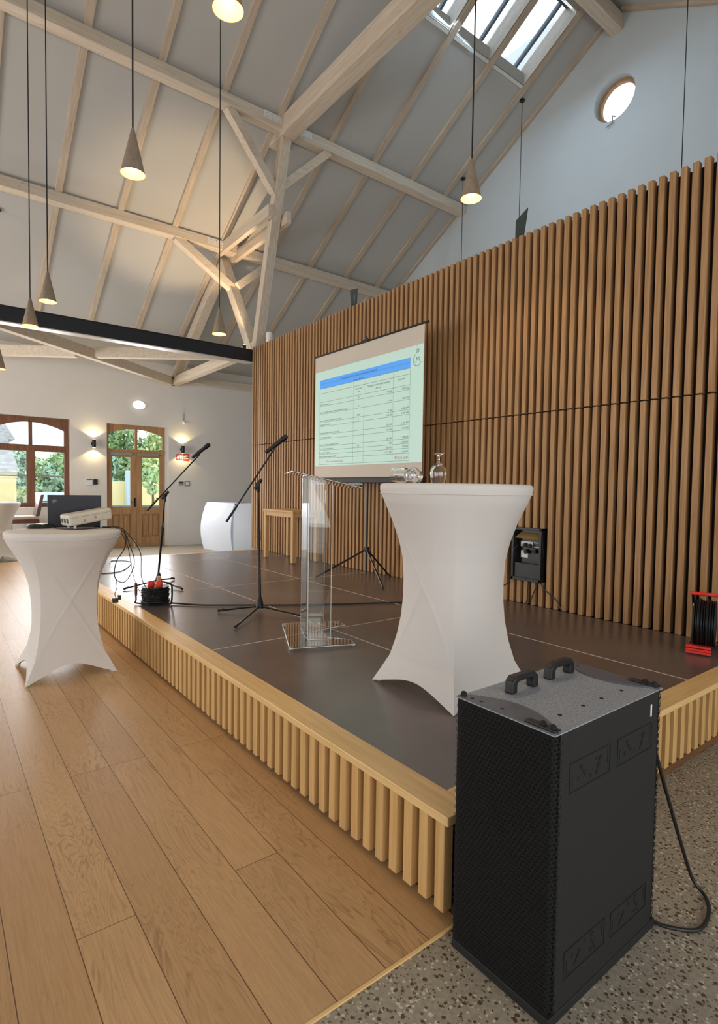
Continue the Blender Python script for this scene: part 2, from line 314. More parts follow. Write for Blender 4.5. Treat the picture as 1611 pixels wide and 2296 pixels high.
# ------------------------------------------------------------------ mesh helpers
class MB:
    def __init__(s): s.v = []; s.f = []
    def add(s, vs, fs):
        b = len(s.v); s.v += [Vector(v) for v in vs]; s.f += [[i+b for i in f] for f in fs]; return s
    def box(s, a, b):
        x0, y0, z0 = a; x1, y1, z1 = b
        if x0 > x1: x0, x1 = x1, x0
        if y0 > y1: y0, y1 = y1, y0
        if z0 > z1: z0, z1 = z1, z0
        return s.add([(x0,y0,z0),(x1,y0,z0),(x1,y1,z0),(x0,y1,z0),(x0,y0,z1),(x1,y0,z1),(x1,y1,z1),(x0,y1,z1)],
                     [(3,2,1,0),(4,5,6,7),(0,1,5,4),(1,2,6,5),(2,3,7,6),(3,0,4,7)])
    def bar(s, p, q, wd, ht, up=(0, 0, 1)):
        """rectangular bar from p to q; wd sideways, ht along up"""
        p, q = Vector(p), Vector(q); d = (q-p).normalized(); u = Vector(up); u = (u-d*u.dot(d)).normalized(); r = d.cross(u)
        vs = []
        for e in (p, q):
            for a, c in ((-1,-1),(1,-1),(1,1),(-1,1)): vs.append(e + r*a*wd/2 + u*c*ht/2)
        return s.add(vs, [(3,2,1,0),(4,5,6,7),(0,1,5,4),(1,2,6,5),(2,3,7,6),(3,0,4,7)])
    def obox(s, c, ax, ay, az):
        """box from centre and three half-axis vectors"""
        c, ax, ay, az = map(Vector, (c, ax, ay, az)); vs = []
        for k in (-1, 1):
            for i, j in ((-1,-1),(1,-1),(1,1),(-1,1)): vs.append(c+ax*i+ay*j+az*k)
        return s.add(vs, [(3,2,1,0),(4,5,6,7),(0,1,5,4),(1,2,6,5),(2,3,7,6),(3,0,4,7)])
    def tube(s, pts, r, n=8, closed=False, caps=True):
        pts = [Vector(p) for p in pts]; m = len(pts)
        rs = r if isinstance(r, (list, tuple)) else [r]*m
        rings = []; prev = None
        for i, p in enumerate(pts):
            if closed: t = (pts[(i+1) % m]-pts[i-1]).normalized()
            else: t = (pts[min(i+1, m-1)]-pts[max(i-1, 0)]).normalized()
            if prev is None:
                a = Vector((0, 0, 1)) if abs(t.z) < 0.9 else Vector((1, 0, 0)); u = (a-t*a.dot(t)).normalized()
            else: u = (prev-t*prev.dot(t)).normalized()
            prev = u; v = t.cross(u)
            rings.append([p+(u*math.cos(2*pi*k/n)+v*math.sin(2*pi*k/n))*rs[i] for k in range(n)])
        b = []; 
        for g in rings: b += g
        fs = []
        for i in range(m if closed else m-1):
            for k in range(n):
                j = (i+1) % m
                fs.append((i*n+k, i*n+(k+1) % n, j*n+(k+1) % n, j*n+k))
        if caps and not closed: fs += [tuple(range(n))[::-1], tuple((m-1)*n+k for k in range(n))]
        return s.add(b, fs)
    def lathe(s, prof, c=(0, 0, 0), axis=(0, 0, 1), n=24, cap=True):
        """prof: list of (radius, height)"""
        a = Vector(axis).normalized(); t = Vector((1, 0, 0)) if abs(a.x) < 0.9 else Vector((0, 1, 0)); u = (t-a*t.dot(a)).normalized(); v = a.cross(u); c = Vector(c)
        vs = []; fs = []
        for r, h in prof:
            for k in range(n): vs.append(c+a*h+(u*math.cos(2*pi*k/n)+v*math.sin(2*pi*k/n))*r)
        for i in range(len(prof)-1):
            for k in range(n): fs.append((i*n+k, i*n+(k+1) % n, (i+1)*n+(k+1) % n, (i+1)*n+k))
        if cap:
            if prof[0][0] > 1e-5: fs.append(tuple(range(n))[::-1])
            if prof[-1][0] > 1e-5: fs.append(tuple((len(prof)-1)*n+k for k in range(n)))
        return s.add(vs, fs)
    def prism(s, poly, d):
        """extrude a planar polygon (list of 3-D points) by vector d"""
        n = len(poly); d = Vector(d); vs = [Vector(p) for p in poly]+[Vector(p)+d for p in poly]
        fs = [tuple(range(n))[::-1], tuple(range(n, 2*n))]+[(i, (i+1) % n, (i+1) % n+n, i+n) for i in range(n)]
        return s.add(vs, fs)
    def quad(s, a, b, c, d): return s.add([a, b, c, d], [(0, 1, 2, 3)])
    def build(s, name, mat, parent=None, smooth=False, bev=0.0, seg=2):
        off = ORG.get(parent.name, Vector((0, 0, 0))) if parent else Vector((0, 0, 0))
        me = bpy.data.meshes.new(name); me.from_pydata([tuple(v-off) for v in s.v], [], s.f)
        bm = bmesh.new(); bm.from_mesh(me); bmesh.ops.remove_doubles(bm, verts=bm.verts, dist=1e-6); bmesh.ops.recalc_face_normals(bm, faces=bm.faces); bm.to_mesh(me); bm.free()
        me.materials.append(mat)
        if smooth:
            for p in me.polygons: p.use_smooth = True
        o = bpy.data.objects.new(name, me); COL.objects.link(o)
        if parent: o.parent = parent; ORG[o.name] = off
        if smooth:
            try: me.set_sharp_from_angle(angle=math.radians(40))
            except Exception: pass
        if bev:
            md = o.modifiers.new('bevel', 'BEVEL'); md.width = bev; md.segments = seg; md.limit_method = 'ANGLE'; md.angle_limit = math.radians(40)
        return o
ORG = {}
def thing(name, label, cat, loc=(0, 0, 0), group=None, kind=None):
    o = bpy.data.objects.new(name, None); COL.objects.link(o); o.location = loc; o.empty_display_size = 0.1
    ORG[o.name] = Vector(loc)
    tag(o, label, cat, group, kind); return o
def tag(o, label, cat, group=None, kind=None):
    o['label'] = label; o['category'] = cat
    if group: o['group'] = group
    if kind: o['kind'] = kind
    return o
def struct(o, label=None, cat=None):
    o['kind'] = 'structure'
    if label: o['label'] = label
    if cat: o['category'] = cat
    return o
def smooth_path(pts, k=8):
    pts = [Vector(p) for p in pts]; out = []
    for i in range(len(pts)-1):
        p0, p1, p2, p3 = pts[max(i-1, 0)], pts[i], pts[i+1], pts[min(i+2, len(pts)-1)]
        for j in range(k):
            t = j/k
            out.append(0.5*((2*p1)+(p2-p0)*t+(2*p0-5*p1+4*p2-p3)*t*t+(3*p1-p0-3*p2+p3)*t**3))
    out.append(pts[-1]); return out

# ------------------------------------------------------------------ main dimensions
HS = 0.3765                 # stage height
XW, YWALL = 4.70, 9.38      # face and far end of the slatted wall
XG, YB = 9.26, 13.98        # gable wall, far wall
def roof_z(y): return 7.6-0.574*(y-8.5) if y >= 5.1 else 7.6-0.574*(5.1-8.5)-0.574*(5.1-y)
RIDGE_Y = 5.1

# ------------------------------------------------------------------ floors
struct(MB().box((-6, -4, -0.15), (XG, YB+0.35, 0.0)).build('floor', M['terrazzo']), 'grey speckled terrazzo floor under the speaker and by the far door', 'floor')
struct(MB().box((-6, 1.262, 0.0005), (1.44, 12.4, 0.004)).build('floor', M['planks']), 'oak plank floor left of the stage', 'floor')
struct(MB().box((-6, 1.252, 0.0), (1.44, 1.262, 0.0055)).build('trim_1', M['trim_x']), 'pale wooden edge strip between planks and terrazzo', 'trim')
g = MB().box((-60, 14.4, -0.3), (80, 90, -0.06)).build('ground', M['gravel']); struct(g, 'pale ground outside the door and window', 'ground')

# ------------------------------------------------------------------ far wall with window and door openings
WX0, WX1, WZ0, WZ1 = 0.98, 2.505, 1.0, 2.97
DX0, DX1, DZ1 = 3.27, 4.72, 2.95
T = 0.30
mb = MB()
top = 4.75
mb.box((-6, YB, 0), (WX0, YB+T, top)); mb.box((WX0, YB, 0), (WX1, YB+T, WZ0)); mb.box((WX0, YB, WZ1), (WX1, YB+T, top))
mb.box((WX1, YB, 0), (DX0, YB+T, top)); mb.box((DX0, YB, DZ1), (DX1, YB+T, top)); mb.box((DX1, YB, 0), (XG+0.3, YB+T, top))
struct(mb.build('wall_back', M['plaster']), 'white far wall with arched window and double door', 'wall')

mb = MB()      # wall on the left with tall window bays
for a, b in ((-4.0, -3.2), (-1.0, -0.2), (2.0, 2.8), (5.0, 5.8), (8.0, 8.8), (11.0, YB)): mb.box((-6.25, a, 0), (-6, b, 3.6))
mb.box((-6.25, -4, 0), (-6, YB, 0.35)); mb.box((-6.25, -4, 3.6), (-6, YB, 4.5))
mb.prism([(-6.25, -4, 4.5), (-6.25, YB, 4.5), (-6.25, RIDGE_Y, roof_z(RIDGE_Y)+0.02)], (0.25, 0, 0))
struct(mb.build('wall_left', M['plaster']), 'white left wall with tall window bays', 'wall')
mb = MB()      # wall behind the viewer
for a, b in ((-6, -4), (-1, 1.0), (4.0, XG)): mb.box((a, -4.25, 0), (b, -4, 3.2))
mb.box((-6, -4.25, 3.2), (XG, -4, 4.5))
struct(mb.build('wall_front', M['plaster']), 'white wall behind the viewer with two wide openings', 'wall')

def arch_board(m, x0, x1, ztop, zend, zmid, y0, y1, n=16):
    """board filling between a flat top and a segmental arch"""
    for i in range(n):
        a, b = i/n, (i+1)/n
        f = lambda t: zend+(zmid-zend)*(1-(2*t-1)**2)
        xa, xb = x0+(x1-x0)*a, x0+(x1-x0)*b
        m.add([(xa,y0,f(a)),(xb,y0,f(b)),(xb,y1,f(b)),(xa,y1,f(a)),(xa,y0,ztop),(xb,y0,ztop),(xb,y1,ztop),(xa,y1,ztop)],
              [(3,2,1,0),(4,5,6,7),(0,1,5,4),(1,2,6,5),(2,3,7,6),(3,0,4,7)])
# window_1
wy0, wy1 = YB+0.10, YB+0.18
win = thing('window_1', 'tall brown arched window of six panes left of the door', 'window', (1.74, wy0, WZ0), kind='structure')
m = MB(); fx0, fx1 = WX0, WX1-0.02
xm = 1.735
m.box((fx0, wy0, WZ0), (fx0+0.09, wy1, WZ1)); m.box((fx1-0.09, wy0, WZ0), (fx1, wy1, WZ1)); m.box((fx0, wy0, WZ0), (fx1, wy1, WZ0+0.09))
arch_board(m, fx0+0.09, fx1-0.09, WZ1, 2.70, 2.86, wy0, wy1)
m.box((xm-0.035, wy0, 2.36), (xm+0.035, wy1, 2.88)); m.box((fx0, wy0-0.02, 2.22), (fx1, wy1, 2.36)); m.box((xm-0.08, wy0-0.01, WZ0), (xm+0.08, wy1, 2.30))
m.build('frame', M['frame_dark'], win, bev=0.006)
m = MB(); m.box((fx0+0.09, wy0+0.02, 1.665), (xm-0.08, wy0+0.05, 1.69)); m.box((xm+0.08, wy0+0.02, 1.665), (fx1-0.09, wy0+0.05, 1.69)); m.build('glazing_bar', M['grey_plastic'], win)
for x0, x1, z0, z1 in ((fx0+0.09, xm-0.08, WZ0+0.09, 1.665), (xm+0.08, fx1-0.09, WZ0+0.09, 1.665), (fx0+0.09, xm-0.08, 1.69, 2.22), (xm+0.08, fx1-0.09, 1.69, 2.22), (fx0+0.09, xm-0.035, 2.36, 2.88), (xm+0.035, fx1-0.09, 2.36, 2.88)):
    MB().box((x0, wy0+0.035, z0), (x1, wy0+0.04, z1)).build('pane', M['clear_pane'], win)
m = MB().box((WX0, YB-0.03, WZ0-0.03), (WX1+0.02, YB+0.12, WZ0)).build('sill', M['label_white'], win)
# door_1
dy0, dy1 = YB+0.08, YB+0.15
door = thing('door_1', 'brown oak double door with arched glass fanlight above', 'door', (3.95, dy0, 0), kind='structure')
ex1 = DX1-0.07
m = MB(); m.box((DX0, dy0, 0), (DX0+0.06, dy1, DZ1)); m.box((ex1-0.06, dy0, 0), (ex1, dy1, DZ1)); arch_board(m, DX0+0.06, ex1-0.06, DZ1, 2.72, 2.86, dy0, dy1)
xc = (DX0+ex1)/2
m.box((xc-0.03, dy0, 2.36), (xc+0.03, dy1, 2.88)); m.box((DX0, dy0-0.01, 2.27), (ex1, dy1, 2.37))
m.build('frame', M['frame'], door, bev=0.005)
MB().box((ex1, dy0, 0), (DX1, YB+0.28, DZ1)).build('reveal', M['plaster'], door)
for x0, x1 in ((DX0+0.06, xc-0.03), (xc+0.03, ex1-0.06)): MB().box((x0, dy0+0.03, 2.37), (x1, dy0+0.036, 2.88)).build('fanlight_pane', M['clear_pane'], door)
for k, (x0, x1) in enumerate(((DX0+0.06, xc-0.004), (xc+0.004, ex1-0.06))):
    m = MB(); st = 0.10
    gx0, gx1, gz0, gz1 = x0+st*(0.75 if k == 0 else 1.3), x1-st*(1.3 if k == 0 else 0.75), 0.98, 2.18
    m.box((x0, dy0, 0.01), (gx0, dy1-0.01, 2.27)); m.box((gx1, dy0, 0.01), (x1, dy1-0.01, 2.27)); m.box((gx0, dy0, gz1), (gx1, dy1-0.01, 2.27))
    m.box((gx0, dy0, 0.80), (gx1, dy1-0.01, gz0)); m.box((gx0, dy0, 0.01), (gx1, dy1-0.01, 0.24))
    cxm = (gx0+gx1)/2; m.box((cxm-0.035, dy0, 0.24), (cxm+0.035, dy1-0.01, 0.80))
    m.box((gx0, dy0+0.03, 0.24), (gx1, dy0+0.045, 0.80))
    leaf = m.build('door_leaf', M['frame'], door, bev=0.004)
    for a, b in ((gx0+0.03, cxm-0.065), (cxm+0.065, gx1-0.03)): MB().box((a, dy0+0.012, 0.27), (b, dy0+0.032, 0.77)).build('raised_panel', M['frame'], leaf, bev=0.012)
    MB().box((gx0, dy0+0.03, gz0), (gx1, dy0+0.036, gz1)).build('glass_pane', M['clear_pane'], leaf)
    MB().box((x0+0.03, dy0-0.035, 2.225), (x1-0.09, dy0, 2.285)).build('door_closer', M['grey_plastic'], leaf, bev=0.005)
hm = MB(); hm.box((xc-0.055, dy0-0.012, 0.98), (xc-0.02, dy0, 1.2)); hm.tube([(xc-0.037, dy0-0.01, 1.1), (xc-0.037, dy0-0.05, 1.1), (xc-0.15, dy0-0.05, 1.1)], 0.009)
hm.build('door_handle', M['black_metal'], door)
MB().box((xc-0.07, dy0-0.03, 0.02), (xc-0.035, dy0, 0.16)).build('door_stop', M['label_white'], door, bev=0.004)

# ------------------------------------------------------------------ gable wall with round window
RY, RZ, RR = 5.12, 8.17, 0.36
mb = MB(); n = 48; S = 0.55
ring = [(XG, RY+RR*math.cos(2*pi*k/n), RZ+RR*math.sin(2*pi*k/n)) for k in range(n)]
sq = []
for k in range(n):
    c, s_ = math.cos(2*pi*k/n), math.sin(2*pi*k/n); q = S/max(abs(c), abs(s_)); sq.append((XG, RY+c*q, RZ+s_*q))
for k in range(n):
    j = (k+1) % n; mb.quad(ring[k], ring[j], sq[j], sq[k])
    mb.quad(ring[k], ring[j], (XG+0.22, ring[j][1], ring[j][2]), (XG+0.22, ring[k][1], ring[k][2]))
y0, y1, z0, z1 = RY-S, RY+S, RZ-S, RZ+S
zt = roof_z
mb.add([(XG, -4, 0), (XG, YB, 0), (XG, YB, z0), (XG, -4, z0)], [(0, 1, 2, 3)])
mb.add([(XG, -4, z0), (XG, y0, z0), (XG, y0, z1), (XG, -4, z1)], [(0, 1, 2, 3)])
mb.add([(XG, y1, z0), (XG, YB, z0), (XG, YB, z1), (XG, y1, z1)], [(0, 1, 2, 3)])
mb.add([(XG, -4, z1), (XG, YB, z1), (XG, YB, 10.2), (XG, -4, 10.2)], [(0, 1, 2, 3)])
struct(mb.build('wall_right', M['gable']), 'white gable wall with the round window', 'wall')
win = thing('window_2', 'small round window high in the white gable wall', 'window', (XG+0.08, RY, RZ), kind='structure')
m = MB(); m.lathe([(0.305, 0.0), (0.305, 0.07), (0.357, 0.07), (0.357, 0.0), (0.305, 0.0)], (XG+0.14, RY, RZ), (1, 0, 0), 40, cap=False); m.build('frame', M['frame'], win, smooth=True)
MB().lathe([(0.31, 0), (0.31, 0.01)], (XG+0.19, RY, RZ), (1, 0, 0), 40).build('pane', M['clear_pane'], win)
m = MB(); m.tube([(XG+0.05, RY+0.0, RZ-0.28), (XG-0.03, RY+0.0, RZ-0.30), (XG-0.03, RY+0.0, RZ-0.42), (XG-0.03, RY+0.10, RZ-0.44)], 0.010); m.build('latch_handle', M['grey_plastic'], win)

# ------------------------------------------------------------------ roof slopes with skylights
SKX = [(5.80, 6.64), (6.78, 7.62), (7.75, 8.56)]; SKY0, SKY1 = 5.42, 6.44
def slab(m, x0, x1, y0, y1, off0=0.05, off1=0.22):
    vs = []
    for off in (off0, off1):
        for x, y in ((x0, y0), (x1, y0), (x1, y1), (x0, y1)): vs.append((x, y, roof_z(y)+off))
    m.add(vs, [(3,2,1,0),(4,5,6,7),(0,1,5,4),(1,2,6,5),(2,3,7,6),(3,0,4,7)])
m = MB()
slab(m, -6, XG+0.35, SKY1, YB+0.6); slab(m, -6, XG+0.35, RIDGE_Y, SKY0); slab(m, -6, SKX[0][0], SKY0, SKY1)
slab(m, SKX[0][1], SKX[1][0], SKY0, SKY1); slab(m, SKX[1][1], SKX[2][0], SKY0, SKY1); slab(m, SKX[2][1], XG+0.35, SKY0, SKY1)
struct(m.build('ceiling', M['ceil']), 'white sloping ceiling panels between the rafters', 'ceiling')
m = MB(); slab(m, -6, XG+0.35, -4.2, RIDGE_Y)
struct(m.build('ceiling', M['ceil']), 'white ceiling of the opposite roof slope', 'ceiling')
nrm = Vector((0, 0.574, 1)).normalized()
for i, (x0, x1) in enumerate(SKX):
    lab = ['leftmost of the skylight panes, half hidden by the big tie beam', 'middle skylight pane between two rafters', 'rightmost skylight pane nearest the gable wall'][i]
    win = thing('window_%d' % (i+3), lab, 'skylight', ((x0+x1)/2, SKY1, roof_z(SKY1)), kind='structure')
    def P(x, y, h): return Vector((x, y, roof_z(y)))+nrm*h
    ox0, ox1, oy0, oy1 = x0, x1, SKY0, SKY1; e_ = 0.006
    m = MB()   # white linings, just inside the opening
    m.add([P(x0, SKY1-e_, .02), P(x1, SKY1-e_, .02), P(x1, SKY1-e_, .34), P(x0, SKY1-e_, .34)], [(0,1,2,3)])
    m.add([P(x0+e_, SKY0, .02), P(x0+e_, SKY1, .02), P(x0+e_, SKY1, .34), P(x0+e_, SKY0, .34)], [(0,1,2,3)])
    m.add([P(x1-e_, SKY0, .02), P(x1-e_, SKY1, .02), P(x1-e_, SKY1, .34), P(x1-e_, SKY0, .34)], [(0,1,2,3)])
    m.add([P(x0, SKY0+e_, .02), P(x1, SKY0+e_, .02), P(x1, SKY0+e_, .34), P(x0, SKY0+e_, .34)], [(0,1,2,3)])
    m.bar(P(x0, SKY1+0.025, 0.03), P(x1, SKY1+0.025, 0.03), 0.05, 0.03, nrm)
    m.build('lining', M['label_white'], win)
    m = MB(); h = 0.30; xs = x1-0.17
    for a, b in ((x0+0.015, x0+0.05), (xs-0.022, xs+0.022)): m.bar(P(a, SKY0, h)+Vector(((b-a)/2, 0, 0)), P(a, SKY1, h)+Vector(((b-a)/2, 0, 0)), b-a, 0.07, nrm)
    m.bar(P(x0, SKY1-.03, h), P(x1, SKY1-.03, h), 0.06, 0.06, nrm); m.bar(P(x0, SKY0+.03, h), P(x1, SKY0+.03, h), 0.06, 0.06, nrm)
    m.build('sash', M['sky_frame'], win)
    MB().quad(P(x0, SKY0, .31), P(x1, SKY0, .31), P(x1, SKY1, .31), P(x0, SKY1, .31)).build('pane', M['clear_pane'], win)

# rafters
RAF = [0.72, 1.70, 2.69, 3.66, 4.63, 5.68, 6.66, 7.63, 8.57]
RLAB = ['whitewashed rafter crossing the top left corner of the ceiling', 'whitewashed rafter right of the top left corner', 'whitewashed rafter rising behind the largest pendant lamp', 'whitewashed rafter just left of the roof truss braces',
        'whitewashed rafter running behind the raking strut of the truss', 'whitewashed rafter right of the truss, left edge of the skylights', 'whitewashed rafter rising to the gap between left and middle skylight', 'whitewashed rafter rising to the gap between middle and right skylight', 'whitewashed rafter passing behind the pendant lamp above the slatted wall']
def rafter(x, lab, y0=RIDGE_Y+0.1, y1=13.4, wd=0.105):
    m = MB(); d = 0.10
    vs = []
    for y in (y0, y1):
        z = roof_z(y); vs += [(x, y, z), (x+wd, y, z), (x+wd, y, z+d), (x, y, z+d)]
    m.add(vs, [(3,2,1,0),(4,5,6,7),(0,1,5,4),(1,2,6,5),(2,3,7,6),(3,0,4,7)])
    return tag(m.build('rafter', M['rafter'], bev=0.004), lab, 'rafter', 'rafters of the roof slope')
for x, l in zip(RAF, RLAB): rafter(x, l)
rafter(XG-0.075, 'whitewashed rafter lying along the white gable wall', wd=0.07, y1=13.9)
m = MB(); vs = []
for y in (-4.0, RIDGE_Y-0.1): vs += [(XG-0.09, y, roof_z(y)), (XG-0.005, y, roof_z(y)), (XG-0.005, y, roof_z(y)+.1), (XG-0.09, y, roof_z(y)+.1)]
m.add(vs, [(3,2,1,0),(4,5,6,7),(0,1,5,4),(1,2,6,5),(2,3,7,6),(3,0,4,7)])
tag(m.build('rafter', M['rafter'], bev=0.004), 'short whitewashed rafter at the top right corner, on the opposite slope', 'rafter', 'rafters of the roof slope')
# ridge beam, purlins
tag(MB().box((-6, RIDGE_Y-0.10, 9.22), (XG-0.002, RIDGE_Y+0.10, 9.47)).build('ridge_beam', M['beam_x'], bev=0.006), 'thick ridge beam end meeting the gable wall at top right', 'beam')
tag(MB().box((-6, 8.40, 7.48), (XG-0.002, 8.60, 7.655)).build('purlin', M['beam_x'], bev=0.006), 'upper long whitewashed purlin ending at the gable wall below the pendant', 'beam', 'purlins')
tag(MB().box((-6, 10.62, 6.205), (XG-0.002, 10.82, 6.38)).build('purlin', M['beam_x'], bev=0.006), 'lower long whitewashed purlin disappearing behind the slatted wall', 'beam', 'purlins')

# roof truss at X = XT
XT = 4.85
def timber(name, p, q, wd, ht, up, mat, lab, cat, grp=None):
    return tag(MB().bar(p, q, wd, ht, up).build(name, M[mat], bev=0.006), lab, cat, grp)
timber('tie_beam', (XT, 1.0, 7.55), (XT, 8.88, 7.55), 0.26, 0.30, (0, 0, 1), 'beam_y', 'largest beam of the truss, running up out of the top of the frame', 'beam')
timber('strut', (XT, 8.52, 7.42), (XT, 9.50, 4.03), 0.16, 0.17, (1, 0, 0), 'beam_z', 'long raking strut from the big tie beam down to the slatted wall end', 'strut')
timber('strut', (XT, 11.0, 6.10), (XT, 9.62, 4.03), 0.18, 0.18, (1, 0, 0), 'beam_z', 'shorter raking strut from the lower purlin down to the slatted wall end', 'strut')
timber('clamp_beam', (XT-0.15, 8.72, 6.27), (XT-0.15, 11.25, 6.27), 0.09, 0.20, (0, 0, 1), 'beam_y', 'left one of the paired short beams clamping the raking struts', 'beam', 'paired clamp beams')
timber('clamp_beam', (XT+0.15, 8.62, 6.20), (XT+0.15, 11.25, 6.20), 0.09, 0.20, (0, 0, 1), 'beam_y', 'right one of the paired short beams clamping the raking struts', 'beam', 'paired clamp beams')
timber('knee_brace', (3.80, 8.50, 7.50), (XT-0.05, 8.78, 6.62), 0.14, 0.14, (0, 1, 0), 'beam_x', 'left knee brace between upper purlin and long strut', 'brace')
timber('knee_brace', (5.72, 8.50, 7.50), (XT+0.05, 8.78, 6.72), 0.14, 0.14, (0, 1, 0), 'beam_x', 'right knee brace between upper purlin and long strut', 'brace')
timber('knee_brace', (3.76, 10.72, 6.22), (XT-0.02, 10.55, 5.46), 0.15, 0.15, (0, 1, 0), 'beam_x', 'left knee brace between lower purlin and short strut', 'brace')
timber('knee_brace', (5.75, 10.72, 6.22), (XT+0.05, 10.50, 5.50), 0.15, 0.15, (0, 1, 0), 'beam_x', 'right knee brace between lower purlin and short strut', 'brace')
timber('principal_rafter', (XT+0.02, 10.95, 6.17), (XT+0.02, 14.0, 4.12), 0.20, 0.22, (0, 0, 1), 'beam_y', 'thick rafter of the truss descending behind the black steel beam', 'rafter')
timber('tie_beam', (XT, 9.5, 4.10), (XT, 13.97, 4.10), 0.16, 0.20, (0, 0, 1), 'beam_y', 'low tie beam from the black steel beam end to the far wall', 'beam')
timber('brace_beam', (-0.55, 9.60, 4.10), (4.83, 13.97, 4.10), 0.14, 0.20, (0, 0, 1), 'beam_x', 'long diagonal brace meeting the far wall above the door', 'brace')
timber('brace_beam', (2.62, 11.95, 4.10), (4.83, 10.25, 4.10), 0.14, 0.20, (0, 0, 1), 'beam_x', 'right half of the crossing brace, below the black steel beam', 'brace')
timber('brace_beam', (-0.3, 14.0, 4.10), (2.30, 12.18, 4.10), 0.14, 0.20, (0, 0, 1), 'beam_x', 'left half of the crossing brace, at the left picture edge', 'brace')
timber('wall_plate', (4.95, YB-0.06, 4.20), (XG, YB-0.06, 4.20), 0.10, 0.16, (0, 0, 1), 'beam_x', 'wooden plate along the far wall top beside the slatted wall', 'beam')
# perforated steel plates on the purlins
def nail_plate(c, lab):
    t = thing('nail_plate', lab, 'plate', c, 'nail plates on the purlins')
    x, y, z = c
    MB().box((x-0.17, y-0.006, z-0.06), (x+0.17, y, z+0.06)).build('plate', M['steel'], t)
    for i in (-0.11, 0.0, 0.11):
        for k in (-0.03, 0.03): MB().lathe([(0.009, 0), (0.007, 0.004)], (x+i, y-0.006, z+k), (0, -1, 0), 8).build('nail_head', M['grey_plastic'], t)
nail_plate((4.55, 8.40, 7.60), 'white nail plate on upper purlin left of the tie beam'); nail_plate((5.14, 8.40, 7.58), 'white nail plate on upper purlin right of the tie beam'); nail_plate((4.52, 10.62, 6.31), 'white nail plate on lower purlin beside the clamp beams')

# black steel beam and post
sb = thing('steel_beam', 'black steel beam spanning from the left edge to the slatted wall', 'beam', (0, 9.4, 3.8))
m = MB(); m.box((-6, 9.40, 3.80), (4.72, 9.42, 4.02)); m.box((-6, 9.39, 4.005), (4.72, 9.55, 4.02)); m.box((4.35, 9.395, 3.80), (4.36, 9.44, 4.02)); m.build('web', M['steel_beam'], sb)
MB().box((-6, 9.40, 3.785), (4.72, 9.58, 3.80)).build('bottom_flange', M['flange'], sb)
tag(MB().box((4.85, 9.26, 0.0), (4.97, 9.38, 3.98)).build('steel_post', M['steel_beam'], bev=0.004), 'black steel post at the far end of the slatted wall', 'post')

# ------------------------------------------------------------------ slatted wall
wall = thing('wall_stage', 'brown slatted wooden partition wall behind the stage', 'wall', (XW, 5, 0), kind='structure')
MB().box((4.762, 1.0, 0.0), (4.84, YWALL, 4.02)).build('backing', M['black_backing'], wall)
PITCH_S = 0.0845; nsl = 99
BOX = (3.165, 3.505, 0.612, 1.138)   # socket niche
up_, lo_ = MB(), MB()
for i in range(nsl):
    y = YWALL-0.0225-i*PITCH_S
    a, b = y-0.0225, y+0.0225
    up_.box((XW, a, 2.273), (4.7615, b, 4.052))
    if b > BOX[0] and a < BOX[1]:
        lo_.box((XW, a, HS), (4.7615, b, BOX[2])); lo_.box((XW, a, BOX[3]), (4.7615, b, 2.262))
    else: lo_.box((XW, a, HS), (4.7615, b, 2.262))
up_.build('upper_slat_panel', M['slat'], wall, bev=0.002, seg=1); lo_.build('lower_slat_panel', M['slat'], wall, bev=0.002, seg=1)

# ------------------------------------------------------------------ stage
YF, YE = 1.2775, 9.15
stage = thing('stage', 'low stage with dark brown deck and golden oak slatted sides', 'stage', (3.0, 5.0, 0))
XO = 1.387; TW = 0.132
deck = MB().box((XO+TW, YF+TW, HS-0.03), (XW, YE-0.12, HS-0.002)).build('deck', M['deck'], stage)
m = MB()
for x in (2.53, 3.61): m.box((x-0.006, YF+TW, HS-0.01), (x+0.006, YE-0.12, HS-0.0012))
for y in (3.615, 5.87, 8.12): m.box((XO+TW, y-0.005, HS-0.01), (XW, y+0.005, HS-0.0012))
m.build('panel_joints', M['joint'], deck)
m = MB()
ys = [YF, 3.62, 6.1, YE]
for a, b in zip(ys[:-1], ys[1:]): m.box((XO, a+0.0008, HS-0.034), (XO+TW, b-0.0008, HS))
m.build('edge_trim', M['trim_y'], stage, bev=0.004)
m = MB().box((XO+TW, YF, HS-0.034), (XW, YF+TW, HS)).build('edge_trim', M['trim_x'], stage, bev=0.004)
MB().box((XO+TW, YE-0.12, HS-0.034), (XW, YE, HS)).build('edge_trim', M['trim_x'], stage, bev=0.004)
m = MB(); y = YF+0.02
while y < YE-0.03: m.box((XO+0.006, y, 0.025), (XO+0.05, y+0.045, HS-0.034)); y += 0.0825
m.build('side_slats', M['skirt'], stage, bev=0.002, seg=1)
m = MB(); x = XO+0.09
while x < XW: m.box((x, YF+0.006, 0.045), (x+0.045, YF+0.05, HS-0.034)); x += 0.0925
m.build('front_slats', M['skirt'], stage, bev=0.002, seg=1)
m = MB(); m.box((XO+0.052, YF+0.052, 0.0), (XO+0.07, YE-0.02, HS-0.034)); m.box((XO+0.052, YF+0.052, 0.0), (XW, YF+0.07, HS-0.034)); m.box((XO+0.07, YE-0.06, 0), (XW, YE-0.03, HS-0.034))
m.build('substructure', M['void'], stage)
MB().box((XO+0.10, YF+0.012, 0.0), (XW, YF+0.05, 0.045)).build('base_board', M['base_board'], stage)

